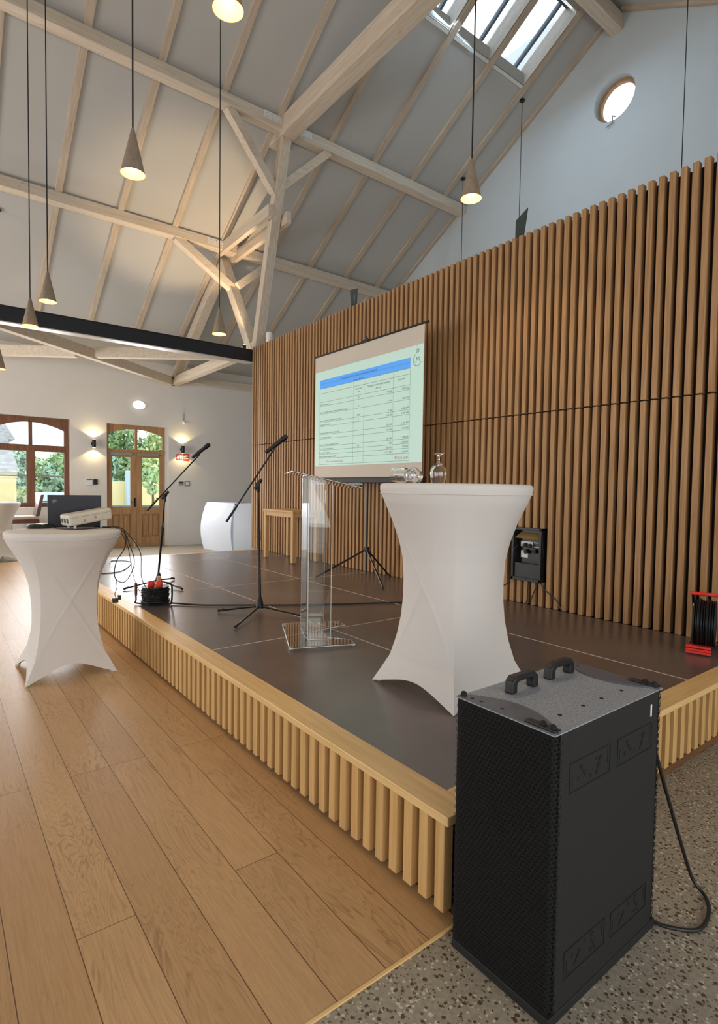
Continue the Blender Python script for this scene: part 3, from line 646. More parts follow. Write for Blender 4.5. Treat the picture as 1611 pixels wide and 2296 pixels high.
# ------------------------------------------------------------------ stretch-covered bar tables
def cover_mesh(R, H, hemk=0.098):
    """stretch cover: round top pulled to four feet, with arched hems"""
    prof = [(0, 1.07), (.06, .965), (.14, .83), (.24, .745), (.34, .69), (.44, .665), (.54, .663), (.64, .68), (.73, .735), (.82, .82), (.90, .91), (.96, .975), (.985, 1.0), (1.0, 1.0)]
    def f(t):
        for (a, ra), (b, rb) in zip(prof[:-1], prof[1:]):
            if a <= t <= b: return ra+(rb-ra)*(t-a)/(b-a)
        return 1.0
    m = MB(); na, nt_ = 240, 90
    vs = []; fs = []
    for j in range(nt_+1):
        for i in range(na):
            th = 2*pi*i/na
            k = abs((((th) % (pi/2))-pi/4)/(pi/4))    # 0 at corner, 1 at mid-side
            hem = hemk*H*(1-(1-k)**2.0)
            t = j/nt_; z = hem+(H-hem)*t; u = z/H
            # flat-sided square below, round at the top
            sqr = 1/max(abs(math.cos(th)), abs(math.sin(th)))   # 1 at mid-side, 1.414 at corner
            wsq = max(0.0, 1-u/0.92)**0.8
            r = R*((1-wsq)*f(u)+wsq*f(u)*sqr/1.4142)
            # the folding legs press a soft ridge into two opposite sides
            px, py = r*math.cos(th), r*math.sin(th)
            if abs(py) > abs(px) and u < 0.9:
                for sg, am in ((1, 0.0075), (-1, 0.0045)):
                    dd = px-sg*(0.325-0.62*u)
                    r += am*math.exp(-(dd/0.011)**2)*min(1.0, (0.9-u)/0.2)
            vs.append((r*math.cos(th), r*math.sin(th), z))
    for j in range(nt_):
        for i in range(na): fs.append((j*na+i, j*na+(i+1) % na, (j+1)*na+(i+1) % na, (j+1)*na+i))
    b = len(vs)
    # rolled rim and flat top
    for k, (dr, dz) in enumerate(((-0.004, 0.010), (-0.012, 0.016), (-0.03, 0.018), (-R*0.6, 0.018))):
        for i in range(na):
            th = 2*pi*i/na; vs.append(((R+dr)*math.cos(th), (R+dr)*math.sin(th), H+dz))
    for k in range(4):
        o0 = (nt_*na if k == 0 else b+(k-1)*na); o1 = b+k*na
        for i in range(na): fs.append((o0+i, o0+(i+1) % na, o1+(i+1) % na, o1+i))
    fs.append(tuple(b+3*na+i for i in range(na)))
    m.add(vs, fs); return m
def bar_table(label, x, y, z, R, H, rot, hemk=0.098):
    t = thing('cocktail_table', label, 'table', (0, 0, 0), 'bar tables in white stretch covers')
    Hc = H-0.018
    cov = cover_mesh(R, Hc, hemk).build('stretch_cover', M['cover'], t, smooth=True)
    # seam line / hem band under the top edge
    m = MB(); pts = [((R*0.992)*math.cos(2*pi*k/64), (R*0.992)*math.sin(2*pi*k/64), Hc*0.968) for k in range(64)]
    m.tube(pts, 0.0035, 6, closed=True); m.build('top_seam', M['cover'], cov, smooth=True)
    MB().lathe([(R-0.02, 0), (R-0.02, 0.02)], (0, 0, Hc-0.012), n=48).build('tabletop', M['grey_plastic'], t)
    for sx in (-1, 1):
        for sy in (-1, 1):
            MB().tube([(sx*0.298, sy*0.292, 0.012), (sx*0.205, sy*0.545*R, Hc*0.13), (sx*0.13, sy*0.465*R, Hc*0.26), (sx*0.065, sy*0.468*R, Hc*0.38), (0.0, sy*0.485*R, Hc*0.5), (-sx*0.12, sy*0.54*R, Hc*0.75), (-sx*0.22, sy*0.58*R, Hc-0.02)], 0.012).build('leg', M['grey_plastic'], t, smooth=True)
            MB().lathe([(0.016, 0), (0.018, 0.02)], (sx*0.298, sy*0.292, 0.0), n=12).build('foot', M['label_white'], t)
    t.location = (x, y, z); t.rotation_euler = (0, 0, rot); return t
bar_table('white-covered bar table on the stage holding three glasses', 2.37, 2.185, HS, 0.428, 1.158, pi/2, 0.062)
bar_table('white-covered bar table holding the projector, on the plank floor', 0.845, 5.0, 0.004, 0.42, 1.131, 0)
bar_table('white-covered bar table cut by the left edge, under the window', 0.95, 12.75, 0.0, 0.44, 1.14, 0.4)

# ------------------------------------------------------------------ glasses on the stage table
def goblet(label, base, axis, rot=0):
    """short-stemmed goblet; axis points from rim to foot"""
    t = thing('goblet', label, 'glass', base, 'glasses on the stage table')
    o = [(0.036, 0.0), (0.044, 0.03), (0.0475, 0.06), (0.044, 0.085), (0.030, 0.105), (0.010, 0.117), (0.0055, 0.128), (0.006, 0.150), (0.014, 0.163), (0.033, 0.170), (0.034, 0.172)]
    inn = [(0.0, 0.108), (0.012, 0.1085), (0.027, 0.101), (0.0415, 0.083), (0.0455, 0.06), (0.042, 0.03), (0.0345, 0.0)]
    MB().lathe(inn+o+[(0.0, 0.1725)], base, axis, 40, cap=False).build('bowl_and_stem', M['glass'], t, smooth=True)
    return t
TT = HS+1.158+0.001
goblet('clear goblet standing upside down on the stage table', (2.285, 2.235, TT), (0, 0, 1))
ra = Vector((rgt0.x, rgt0.y, 0)); fa = Vector((math.sin(YAW), math.cos(YAW), 0))
goblet('clear goblet lying on its side, leftmost on the stage table', tuple(Vector((2.06, 2.375, TT+0.046))), tuple((ra*0.95+fa*0.3+Vector((0, 0, -0.05))).normalized()))
goblet('clear goblet lying with its foot towards the viewer on the stage table', tuple(Vector((2.235, 2.385, TT+0.048))), tuple((-fa*1.0-ra*0.25+Vector((0, 0, -0.02))).normalized()))

# ------------------------------------------------------------------ loudspeaker in the foreground
SX0, SX1, SY0, SY1, SZ0, SZ1 = 1.334, 1.972, 0.845, 1.205, 0.030, 0.836
sp = thing('loudspeaker', 'tall black loudspeaker cabinet with two top handles on terrazzo', 'loudspeaker', ((SX0+SX1)/2, 1.02, 0))
MB().box((SX0+0.03, SY0, SZ0), (SX1-0.03, SY1, SZ1-0.004)).build('cabinet', M['speaker_side'], sp, bev=0.003)
MB().box((SX0+0.005, SY0+0.010, SZ0+0.004), (SX1-0.005, SY1-0.004, SZ1-0.006)).build('baffle', M['inner_black'], sp)
MB().box((SX0+0.004, SY0-0.002, 0.0), (SX1-0.004, SY1, SZ0)).build('plinth', M['speaker_side'], sp, bev=0.003)
MB().box((SX0, SY0, SZ1-0.004), (SX1, SY1, SZ1)).build('top_panel', M['speaker_top'], sp, bev=0.002)
def hex_sheet(path_fn, length, z0, z1, R=0.0085, rin=0.78, th=0.002):
    m = MB(); vs = []; fs = []
    dx = R*math.sqrt(3); dz = 1.5*R
    j = 0; z = z0+R
    while z < z1-R*0.5:
        s = dx/2+(dx/2 if j % 2 else 0)
        while s < length-dx*0.3:
            o = []; i_ = []
            for k in range(6):
                a = pi/6+k*pi/3
                o.append(path_fn(s+R*math.cos(a), z+R*math.sin(a))); i_.append(path_fn(s+R*rin*math.cos(a), z+R*rin*math.sin(a)))
            b = len(vs); vs += o+i_
            for k in range(6): fs.append((b+k, b+(k+1) % 6, b+6+(k+1) % 6, b+6+k))
            s += dx
        z += dz; j += 1
    m.add(vs, fs); return m
CR = 0.020; WR = 0.034
def path_left(s, z):
    L1 = SY1-0.004-(SY0+CR); L2 = CR*pi/2
    if s < L1: return (SX0, SY1-0.004-s, z)
    s -= L1
    if s < L2: a = s/CR; return (SX0+CR-CR*math.cos(a), SY0+CR-CR*math.sin(a), z)
    s -= L2; return (SX0+CR+s, SY0, z)
LEN = SY1-0.004-(SY0+CR)+CR*pi/2+0.014
hex_sheet(path_left, LEN, SZ0+0.004, SZ1-0.006).build('hex_grille', M['hex'], sp)
def path_right(s, z):
    x, y, zz = path_left(s, z); return (SX1-(x-SX0), y, zz)
hex_sheet(path_right, LEN, SZ0+0.004, SZ1-0.006).build('hex_grille', M['hex'], sp)
# curved end plates on the top
def arc_plate(xa, sgn):
    m = MB(); poly = []
    n_ = 20
    poly.append((xa, SY0+0.004, SZ1+0.0005)); poly.append((xa, SY1-0.004, SZ1+0.0005))
    for k in range(n_+1):
        t = k/n_; y = SY1-0.004-(SY1-SY0-0.008)*t; poly.append((xa+sgn*(0.012+0.088*math.sin(pi*t)**0.75), y, SZ1+0.0005))
    return m.prism(poly, (0, 0, 0.004)).build('end_plate', M['speaker_plate'], sp)
arc_plate(SX0+0.002, 1); arc_plate(SX1-0.002, -1)
for xa, sg in ((SX0, 1), (SX1, -1)):
    b_ = MB().box((xa+sg*0.006, SY0+0.004, SZ1+0.004), (xa+sg*0.034, SY0+0.105, SZ1+0.010)).build('corner_bracket', M['black'], sp, bev=0.002)
    for (dx, dy) in ((0.02, 0.020), (0.02, 0.052)):
        MB().lathe([(0.010, 0), (0.010, 0.006), (0.006, 0.010)], (xa+sg*dx, SY0+dy, SZ1+0.010), n=10).build('bolt', M['slot'], b_)
    MB().lathe([(0.010, 0), (0.010, 0.010), (0.006, 0.014)], (xa+sg*0.016, SY1-0.018, SZ1+0.004), n=10).build('bolt', M['slot'], sp)
for (x, y) in ((SX0+0.02, SY1-0.05), (SX0+0.022, SY1-0.085), (SX0+0.03, SY0+0.2), (SX0+0.022, SY0+0.092), (1.474, 0.921), (1.599, 0.920), (1.705, 0.918), (1.829, 0.917), (SX1-0.03, SY1-0.06)):
    MB().lathe([(0.0065, 0), (0.0065, 0.0012)], (x, y, SZ1+0.0035 if x < SX0+0.06 or x > SX1-0.06 else SZ1), n=10).build('screw_hole', M['slot'], sp)
def top_handle(x0, x1, y):
    m = MB(); prof = []
    z = SZ1; h = 0.056
    outer = [(x0, z), (x0+0.004, z+h*0.75), (x0+0.022, z+h), (x1-0.022, z+h), (x1-0.004, z+h*0.75), (x1, z)]
    inner = [(x1-0.030, z), (x1-0.031, z+h*0.52), (x1-0.040, z+h*0.66), (x0+0.040, z+h*0.66), (x0+0.031, z+h*0.52), (x0+0.030, z)]
    poly = [(a, y-0.017, b) for a, b in outer+inner]
    m.prism(poly, (0, 0.034, 0)); return m.build('handle', M['black'], sp, bev=0.006, seg=3)
top_handle(1.488, 1.636, 1.120); top_handle(1.716, 1.868, 1.128)
for (x0, x1, z0, z1, flip) in ((1.412, 1.630, 0.650, 0.735, 1), (1.676, 1.897, 0.650, 0.735, 1), (1.410, 1.630, 0.108, 0.188, -1), (1.668, 1.895, 0.105, 0.184, -1)):
    rp = MB()
    e = 0.0025
    for a, b in (((x0, z0), (x1, z0)), ((x1, z0), (x1, z1)), ((x1, z1), (x0, z1)), ((x0, z1), (x0, z0))):
        rp.bar((a[0], SY0-0.0006, a[1]), (b[0], SY0-0.0006, b[1]), 0.002, 0.0045, (0, 0, 1) if a[1] == b[1] else (1, 0, 0))
    plate = rp.build('rigging_plate', M['slot'], sp)
    zc = (z0+z1)/2; yy = SY0-0.0008
    s = flip
    MB().bar((x0+0.055, yy, zc+0.024*s), (x0+0.085, yy, zc-0.010*s), 0.002, 0.011, (1, 0, 0)).build('slot', M['slot'], plate); MB().bar((x1-0.050, yy, zc+0.024*s), (x1-0.075, yy, zc-0.028*s), 0.002, 0.015, (1, 0, 0)).build('slot', M['slot'], plate)
    for px, pz in ((x0+0.045, -0.012), (x0+0.11, -0.022), (x1-0.075, 0.02)):
        MB().lathe([(0.0065, 0), (0.0065, 0.002)], (px, SY0+0.001, zc+pz*s), (0, -1, 0), 10).build('pin_hole', M['slot'], plate)
    MB().box((x0+0.012, SY0-0.0008, z0+0.008), (x0+0.016, SY0, z0+0.05)).build('clip', M['slot'], plate); MB().box((x1-0.016, SY0-0.0008, z0+0.03), (x1-0.012, SY0, z1-0.008)).build('clip', M['slot'], plate)
MB().box((1.884, SY0-0.001, 0.758), (1.893, SY0, 0.798)).build('white_sticker', M['label_white'], sp)
# speaker cable
cb = MB().tube(smooth_path([(SX1-0.02, 0.93, 0.64), (2.03, 0.90, 0.60), (2.10, 0.88, 0.43), (2.20, 0.86, 0.20), (2.255, 0.835, 0.05), (2.25, 0.785, 0.008), (2.16, 0.745, 0.008), (2.06, 0.742, 0.008), (1.985, 0.80, 0.015), (1.965, 0.86, 0.012)]), 0.0065, 10).build('speaker_cable', M['black'], smooth=True)
tag(cb, 'black cable looping from the back of the loudspeaker to the floor', 'cable')

# ------------------------------------------------------------------ clear acrylic lectern
lec = thing('lectern', 'clear acrylic lectern standing on the stage', 'lectern', (2.3, 3.5, HS))
LB = HS+0.012
TL, TR, TR2, N1, N2, T1, T2, BL = [(2.244, 3.916), (2.673, 3.725), (2.640, 3.600), (2.421, 3.596), (2.307, 3.366), (2.418, 3.224), (2.375, 3.110), (1.937, 3.278)]
MB().prism([(x, y, LB) for x, y in (TL, TR, TR2, N1, N2, T1, T2, BL)], (0, 0, 0.012)).build('base_plate', M['acrylic'], lec, bev=0.002)
for x, y in ((2.24, 3.88), (2.63, 3.70), (2.385, 3.145), (1.97, 3.31)):
    MB().lathe([(0.014, 0), (0.014, 0.011)], (x, y, HS+0.0005), n=14).build('foot', M['label_white'], lec)
A, B_ = Vector((2.306, 3.713, 0)), Vector((2.144, 3.376, 0)); dv = Vector((0.9, -0.436, 0)).normalized(); wv = (A-B_).normalized()
zb, ztop = LB+0.012, HS+1.20
def top_z(v):   # height of the sloping shelf above a plan point
    s = (v-(A+B_)/2).dot(dv); return HS+1.205-0.22*s
def wall_panel(p, q, th, name):
    n_ = Vector((-(q-p).y, (q-p).x, 0)).normalized()*th
    vs = []
    for e in (p, q, q+n_, p+n_): vs.append((e.x, e.y, zb))
    for e in (p, q, q+n_, p+n_): vs.append((e.x, e.y, top_z(e)-0.003))
    m = MB().add(vs, [(3,2,1,0),(4,5,6,7),(0,1,5,4),(1,2,6,5),(2,3,7,6),(3,0,4,7)]); return m.build(name, M['acrylic'], lec, bev=0.0015)
wall_panel(B_, A, 0.012, 'front_panel')
wall_panel(B_+dv*0.001, B_+dv*0.17+wv*0.01, 0.012, 'side_panel'); wall_panel(A+dv*0.17-wv*0.01, A+dv*0.001, 0.012, 'side_panel')
C0 = (A+B_)/2
def shelf_pt(s, t, h=0.0):
    p = C0+dv*s+wv*t; return Vector((p.x, p.y, HS+1.205-0.22*s+h))
m = MB(); vs = []
for h in (0.0, 0.010):
    for s, t in ((-0.13, -0.30), (0.36, -0.30), (0.36, 0.30), (-0.13, 0.30)): vs.append(shelf_pt(s, t, h))
m.add(vs, [(3,2,1,0),(4,5,6,7),(0,1,5,4),(1,2,6,5),(2,3,7,6),(3,0,4,7)]); m.build('reading_shelf', M['acrylic'], lec, bev=0.002)
m = MB(); vs = []
for h in (0.010, 0.040):
    for s, t in ((0.348, -0.30), (0.36, -0.30), (0.36, 0.30), (0.348, 0.30)): vs.append(shelf_pt(s, t, h))
m.add(vs, [(3,2,1,0),(4,5,6,7),(0,1,5,4),(1,2,6,5),(2,3,7,6),(3,0,4,7)]); m.build('paper_stop', M['acrylic'], lec, bev=0.002)

def edge(pts, r=0.0022): MB().tube(pts, r, 6).build('edge_glint', M['edge'], lec)  # white strips painted as light caught in the acrylic's edges
for v in (B_, B_+dv*0.17+wv*0.01, A+dv*0.17-wv*0.01, A): edge([(v.x, v.y, zb), (v.x, v.y, top_z(v)-0.004)], 0.0025)
for a, b in ((TL, BL), (BL, T2), (T2, T1), (TR, TR2), (TR2, N1), (TL, TR)): edge([(a[0], a[1], LB+0.006), (b[0], b[1], LB+0.006)], 0.003)
edge([shelf_pt(-0.13, -0.30, 0.005), shelf_pt(-0.13, 0.30, 0.005)], 0.004); edge([shelf_pt(0.36, -0.30, 0.03), shelf_pt(0.36, 0.30, 0.03)], 0.005); edge([shelf_pt(-0.13, -0.30, 0.005), shelf_pt(0.36, -0.30, 0.005)], 0.002)
edge([(B_.x, B_.y, zb+0.002), ((B_+dv*0.17).x, (B_+dv*0.17).y, zb+0.002)], 0.003); edge([(B_.x, B_.y, zb+0.002), (A.x, A.y, zb+0.002)], 0.0025)

# ------------------------------------------------------------------ microphone stands
def mic_stand(label, base, feet, pivot, tail, tip, miclabel):
    t = thing('microphone_stand', label, 'microphone stand', (base[0], base[1], HS), 'microphone boom stands')
    b = Vector(base); hub = b+Vector((0, 0, 0.075)); pv = Vector(pivot)
    MB().lathe([(0.040, 0.03), (0.038, 0.05), (0.030, 0.085), (0.020, 0.12), (0.014, 0.135)], b, (pv-b), 16).build('hub', M['black'], t, smooth=True)
    for f in feet:
        f = Vector(f); g = MB(); d = (f-hub)
        leg = g.tube([hub-Vector((0, 0, 0.025)), f+Vector((0, 0, 0.012))-d.normalized()*0.02], 0.0085).build('leg', M['black_metal'], t, smooth=True)
        MB().tube([f+Vector((0, 0, 0.014))-d.normalized()*0.06, f+Vector((0, 0, 0.013))], [0.011, 0.013], 10).build('rubber_foot', M['black'], leg, smooth=True)
    mid = b.lerp(pv, 0.60)
    MB().tube([hub, mid], 0.0125, 12).build('lower_pole', M['black_metal'], t, smooth=True)
    MB().tube([mid-(pv-b).normalized()*0.05, mid+(pv-b).normalized()*0.05], 0.018, 12).build('height_clutch', M['black'], t, smooth=True)
    MB().tube([mid, pv-(pv-b).normalized()*0.02], 0.009, 12).build('upper_pole', M['black_metal'], t, smooth=True)
    tl, tp = Vector(tail), Vector(tip); bd = (tp-tl).normalized()
    sidev = bd.cross(Vector((0, 0, 1))).normalized()
    cl = MB().lathe([(0.022, -0.022), (0.024, 0), (0.022, 0.022)], pv, sidev, 14); cl.tube([pv-bd*0.05, pv+bd*0.06], 0.016, 10); cl.tube([pv-Vector((0, 0, 0.07)), pv], 0.016, 10)
    cl = cl.build('boom_clamp', M['black'], t, smooth=True)
    MB().tube([pv+sidev*0.02, pv+sidev*0.055], [0.012, 0.018], 10).build('clamp_knob', M['black'], cl, smooth=True)
    bm_ = MB().tube([tl, tp], 0.0075, 10).build('boom', M['black_metal'], t, smooth=True)
    MB().tube([tl, tl+bd*0.17], 0.011, 10).build('boom_grip', M['black'], bm_, smooth=True)
    MB().tube([tl+bd*0.17+Vector((0,0,-0.002)), tl+bd*0.17+Vector((0, 0, 0.022))-rgt0*0.01], 0.008, 8).build('cable_clip', M['black'], bm_, smooth=True)
    # clip and microphone
    md = (rgt0*0.80+Vector((0, 0, 0.62))-fa*0.05).normalized()
    mc = tp+Vector((0, 0, 0.035))+rgt0*0.008
    cp = MB().tube([tp-bd*0.01, tp+Vector((0, 0, 0.03))], 0.010, 8); cp.tube([mc-md*0.03, mc+md*0.04], 0.0215, 14); cp.build('microphone_clip', M['black'], t, smooth=True)
    k = thing('microphone', miclabel, 'microphone', tuple(mc), 'wireless microphones')
    a = mc-md*0.115
    MB().lathe([(0.012, 0.0), (0.017, 0.006), (0.0175, 0.03), (0.019, 0.10), (0.0205, 0.17), (0.022, 0.185)], a, md, 18).build('body', M['black'], k, smooth=True)
    MB().lathe([(0.022, 0.183), (0.025, 0.188), (0.025, 0.196), (0.0255, 0.215), (0.023, 0.24), (0.014, 0.252), (0.0, 0.256)], a, md, 18).build('grille_head', M['black_metal'], k, smooth=True)
    return t
def flat(x, y): return (x, y, HS+0.0)
mic_stand('black boom microphone stand beside the acrylic lectern', flat(2.345, 4.50), [flat(1.90, 4.06), flat(2.16, 4.62) if False else flat(2.02, 4.68), flat(2.55, 4.05)], (2.375, 4.615, 1.525), (2.141, 4.776, 1.18), (2.500, 4.535, 1.855), 'black microphone on the stand nearest the lectern, before the screen')
mic_stand('black boom microphone stand at the left edge of the stage, behind the cable reel', flat(2.04, 6.40), [flat(1.62, 6.22), flat(2.14, 5.90), flat(2.30, 6.62)], (2.063, 6.236, 1.395), (1.903, 6.35, 1.222), (2.375, 6.02, 1.855), 'black microphone on the stand in front of the far door')

# ------------------------------------------------------------------ projection screen on tripod
scr = thing('projection_screen', 'white projection screen on a black tripod showing a slide', 'projection screen', (4.33, 5.46, HS))
FX = 4.27; YL, YR, ZT, ZB = 6.59, 4.43, 3.305, 1.645
MB().box((FX, YR, ZB), (FX+0.004, YL, ZT)).build('screen_fabric', M['fabric_screen'], scr)
MB().tube([(FX+0.002, YR-0.06, ZT+0.008), (FX+0.002, YL+0.02, ZT+0.008)], 0.013, 10).build('top_bar', M['black_metal'], scr, smooth=True)
m = MB().box((FX-0.03, YR-0.03, ZB-0.075), (FX+0.05, YL+0.03, ZB)); m.build('roller_case', M['black'], scr, bev=0.012)
PX, PY = 4.33, 5.46
MB().tube([(PX, PY, HS+0.06), (PX, PY, ZT+0.02)], 0.014, 10).build('pole', M['black_metal'], scr, smooth=True)
m = MB(); m.box((FX-0.012, PY-0.05, ZT-0.005), (PX+0.02, PY+0.05, ZT+0.03)); m.tube([(FX, PY-0.035, ZT+0.02), (FX-0.03, PY-0.035, ZT+0.06)], 0.012, 8); m.build('hanger_hook', M['black'], scr)
MB().lathe([(0.030, -0.03), (0.034, 0.0), (0.030, 0.03)], (PX, PY, 0.742), n=14).build('leg_collar', M['black'], scr, smooth=True)
for fx, fy in ((3.80, 5.80), (4.02, 4.76), (4.66, 5.40)):
    l_ = MB().tube([(PX, PY, 0.745), (fx, fy, HS+0.014)], 0.0115, 8).build('leg', M['black_metal'], scr, smooth=True)
    MB().tube([(fx, fy, HS+0.03), (fx, fy, HS+0.0005)], 0.013, 8).build('rubber_foot', M['black'], l_, smooth=True)
# slide with its own glow in place of projector light; everything lies in the plane of the cloth
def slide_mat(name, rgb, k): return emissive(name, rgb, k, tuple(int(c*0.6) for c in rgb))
slide = MB().box((FX-0.0010, 4.435, 1.803), (FX-0.0002, 6.588, 3.094)).build('glowing_slide', slide_mat('slide_mint_light', (212, 244, 228), 0.20), scr)
SW, SH = 2.153, 1.291
def SU(u, v, d=0.0016): return Vector((FX-d, 6.588-u*SW, 3.094-v*SH))
TC = [0.055, 0.4135, 0.5135, 0.770, 0.903]
rows_v = [0.182, 0.233, 0.325, 0.366, 0.45, 0.537, 0.58, 0.666, 0.712, 0.79, 0.833, 0.874, 0.917, 0.982]
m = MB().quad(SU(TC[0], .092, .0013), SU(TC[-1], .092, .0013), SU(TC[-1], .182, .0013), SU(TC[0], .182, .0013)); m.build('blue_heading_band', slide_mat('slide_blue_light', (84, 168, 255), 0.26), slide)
m = MB()
def hline(v, u0, u1, wd=0.0016): m.quad(SU(u0, v-wd), SU(u1, v-wd), SU(u1, v+wd), SU(u0, v+wd))
def vline(u, v0, v1, wd=0.0009): m.quad(SU(u-wd, v0), SU(u+wd, v0), SU(u+wd, v1), SU(u-wd, v1))
hline(0.135, TC[0], TC[-1], 0.0012)
for v in rows_v: hline(v, TC[0], TC[-1])
for u in TC: vline(u, 0.182, 0.982)
m.build('table_grid', plain('slide_grey_line', (110, 150, 140), 0.8), slide)
FONTS = []
def text_mesh(name, items, mat, parent):
    """items: (string, u, v, size, align) set flat on the slide"""
    for s, u, v, size, al in items:
        mm = MB()
        cu = bpy.data.curves.new('t', 'FONT'); cu.body = s; cu.size = size; cu.align_x = al; cu.resolution_u = 2
        ob = bpy.data.objects.new('t', cu); COL.objects.link(ob)
        dg = bpy.context.evaluated_depsgraph_get(); me = bpy.data.meshes.new_from_object(ob.evaluated_get(dg))
        o = SU(u, v, 0.0022)
        mm.add([(o.x, o.y-p.co.x, o.z+p.co.y) for p in me.vertices], [tuple(f.vertices) for f in me.polygons])
        bpy.data.objects.remove(ob); bpy.data.curves.remove(cu); bpy.data.meshes.remove(me)
        mm.build(name, mat, parent)
ink = plain('slide_dark_ink', (52, 84, 78), 0.8)
rowtxt = [(0.366, 'Teljes összeghatár', '10', '500 000', '5 000 000'), (0.45, 'Teljes városi Makói céges forintban működési összeg', '15', '7 100', '1 500 000'), (0.537, 'Városi működésre tervezett bruttó összeg', '2200', '12 500', '20 000 000'),
          (0.58, 'Összesítve (várható)', '4', '350 000', '2 500 000'), (0.666, 'Képviselő-testületi rendezvények keret', '5', '250 000', '1 250 000'), (0.712, 'Önkormányzati összeg', '5', '120 000', '1 200 000'),
          (0.79, 'Képviselő-testületi támogatások keret', '4', '500 000', '1 400 000'), (0.833, 'Városi díj kiadásai összesen', '500', '5 200', '2 600 000'), (0.874, 'Bér, járulék, megbízás', '2', '300 000', '600 000'), (0.917, 'Közbiztonsági támogatások (2023)', '1', '3 512 500', '3 512 500')]
it = [('Összesítés 2023 évi célra tervezett városi keretről', 0.46, 0.132, 0.036, 'CENTER'), ('Összes (forint)', 0.46, 0.176, 0.034, 'CENTER'), ('Darabszám', 0.4635, 0.268, 0.030, 'CENTER'), ('után', 0.4635, 0.296, 0.030, 'CENTER'),
      ('Támogatás bruttó díjból számítva', 0.642, 0.268, 0.032, 'CENTER'), ('(forint)', 0.642, 0.300, 0.032, 'CENTER'), ('Összesen', 0.836, 0.268, 0.032, 'CENTER')]
for v, a, b, c, d in rowtxt:
    it += [(a, TC[0]+0.003, v-0.008, 0.029, 'LEFT'), (b, 0.4635, v-0.012, 0.030, 'CENTER'), (c, TC[3]-0.006, v-0.010, 0.030, 'RIGHT'), (d, TC[4]-0.006, v-0.010, 0.030, 'RIGHT')]
text_mesh('slide_text_line', it, ink, slide)
text_mesh('slide_total_line', [('2023. évre tervezett összeg', 0.225, 0.962, 0.036, 'CENTER'), ('49 315 500', TC[4]-0.006, 0.966, 0.052, 'RIGHT')], plain('slide_red_ink', (196, 120, 96), 0.8), slide)
# emblem at the slide's upper right corner
m = MB(); cu_, cv_ = 0.955, 0.125
def EP(a, b): return SU(cu_+a, cv_+b, 0.0018)
pts = [(0.030*math.cos(math.radians(d)), -0.052*math.sin(math.radians(d))) for d in range(115, 345, 10)]
def stroke(pp, wd=0.0028):
    for (a, b), (c, d) in zip(pp[:-1], pp[1:]): m.bar(EP(a, b), EP(c, d), 0.0008, wd*2.2, (0, -(d-b)*SH, -(c-a)*SW))
stroke(pts); stroke([(-0.018, 0.022), (-0.008, 0.012), (-0.006, -0.022), (0.002, 0.004), (0.012, -0.022), (0.016, 0.018)])
for b in (-0.085, -0.075, -0.065): stroke([(-0.010, b), (0.012, b-0.004)], 0.0022)
stroke([(0.012*math.cos(math.radians(d)), -0.075-0.018*math.sin(math.radians(d))) for d in range(0, 361, 30)], 0.002); stroke([(0.0, -0.108), (0.0015, -0.118)], 0.003)
m.build('slide_emblem', plain('slide_grey_ink', (120, 148, 146), 0.8), slide)

# ------------------------------------------------------------------ small wooden table by the slatted wall
tb = thing('side_table', 'small light oak table against the slatted wall behind the lectern', 'table', (4.4, 7.7, HS))
tx0, tx1, ty0, ty1, tz = 4.20, 4.67, 7.05, 7.95, HS+0.785
MB().box((tx0-0.012, ty0-0.012, tz-0.03), (tx1+0.012, ty1+0.012, tz)).build('tabletop', M['table_wood'], tb, bev=0.004)
m = MB(); m.box((tx0+0.01, ty0+0.06, tz-0.10), (tx0+0.03, ty1-0.06, tz-0.03)); m.box((tx1-0.03, ty0+0.06, tz-0.10), (tx1-0.01, ty1-0.06, tz-0.03)); m.box((tx0+0.06, ty0+0.01, tz-0.10), (tx1-0.06, ty0+0.03, tz-0.03)); m.box((tx0+0.06, ty1-0.03, tz-0.10), (tx1-0.06, ty1-0.01, tz-0.03))
m.build('apron', M['table_wood'], tb)
for x in (tx0+0.03, tx1-0.03):
    for y in (ty0+0.03, ty1-0.03):
        l_ = MB().box((x-0.03, y-0.03, HS+0.012), (x+0.03, y+0.03, tz-0.03)).build('leg', M['table_wood'], tb, bev=0.004)
        MB().lathe([(0.014, 0), (0.014, 0.013)], (x, y, HS), n=10).build('foot_glide', M['black'], l_)

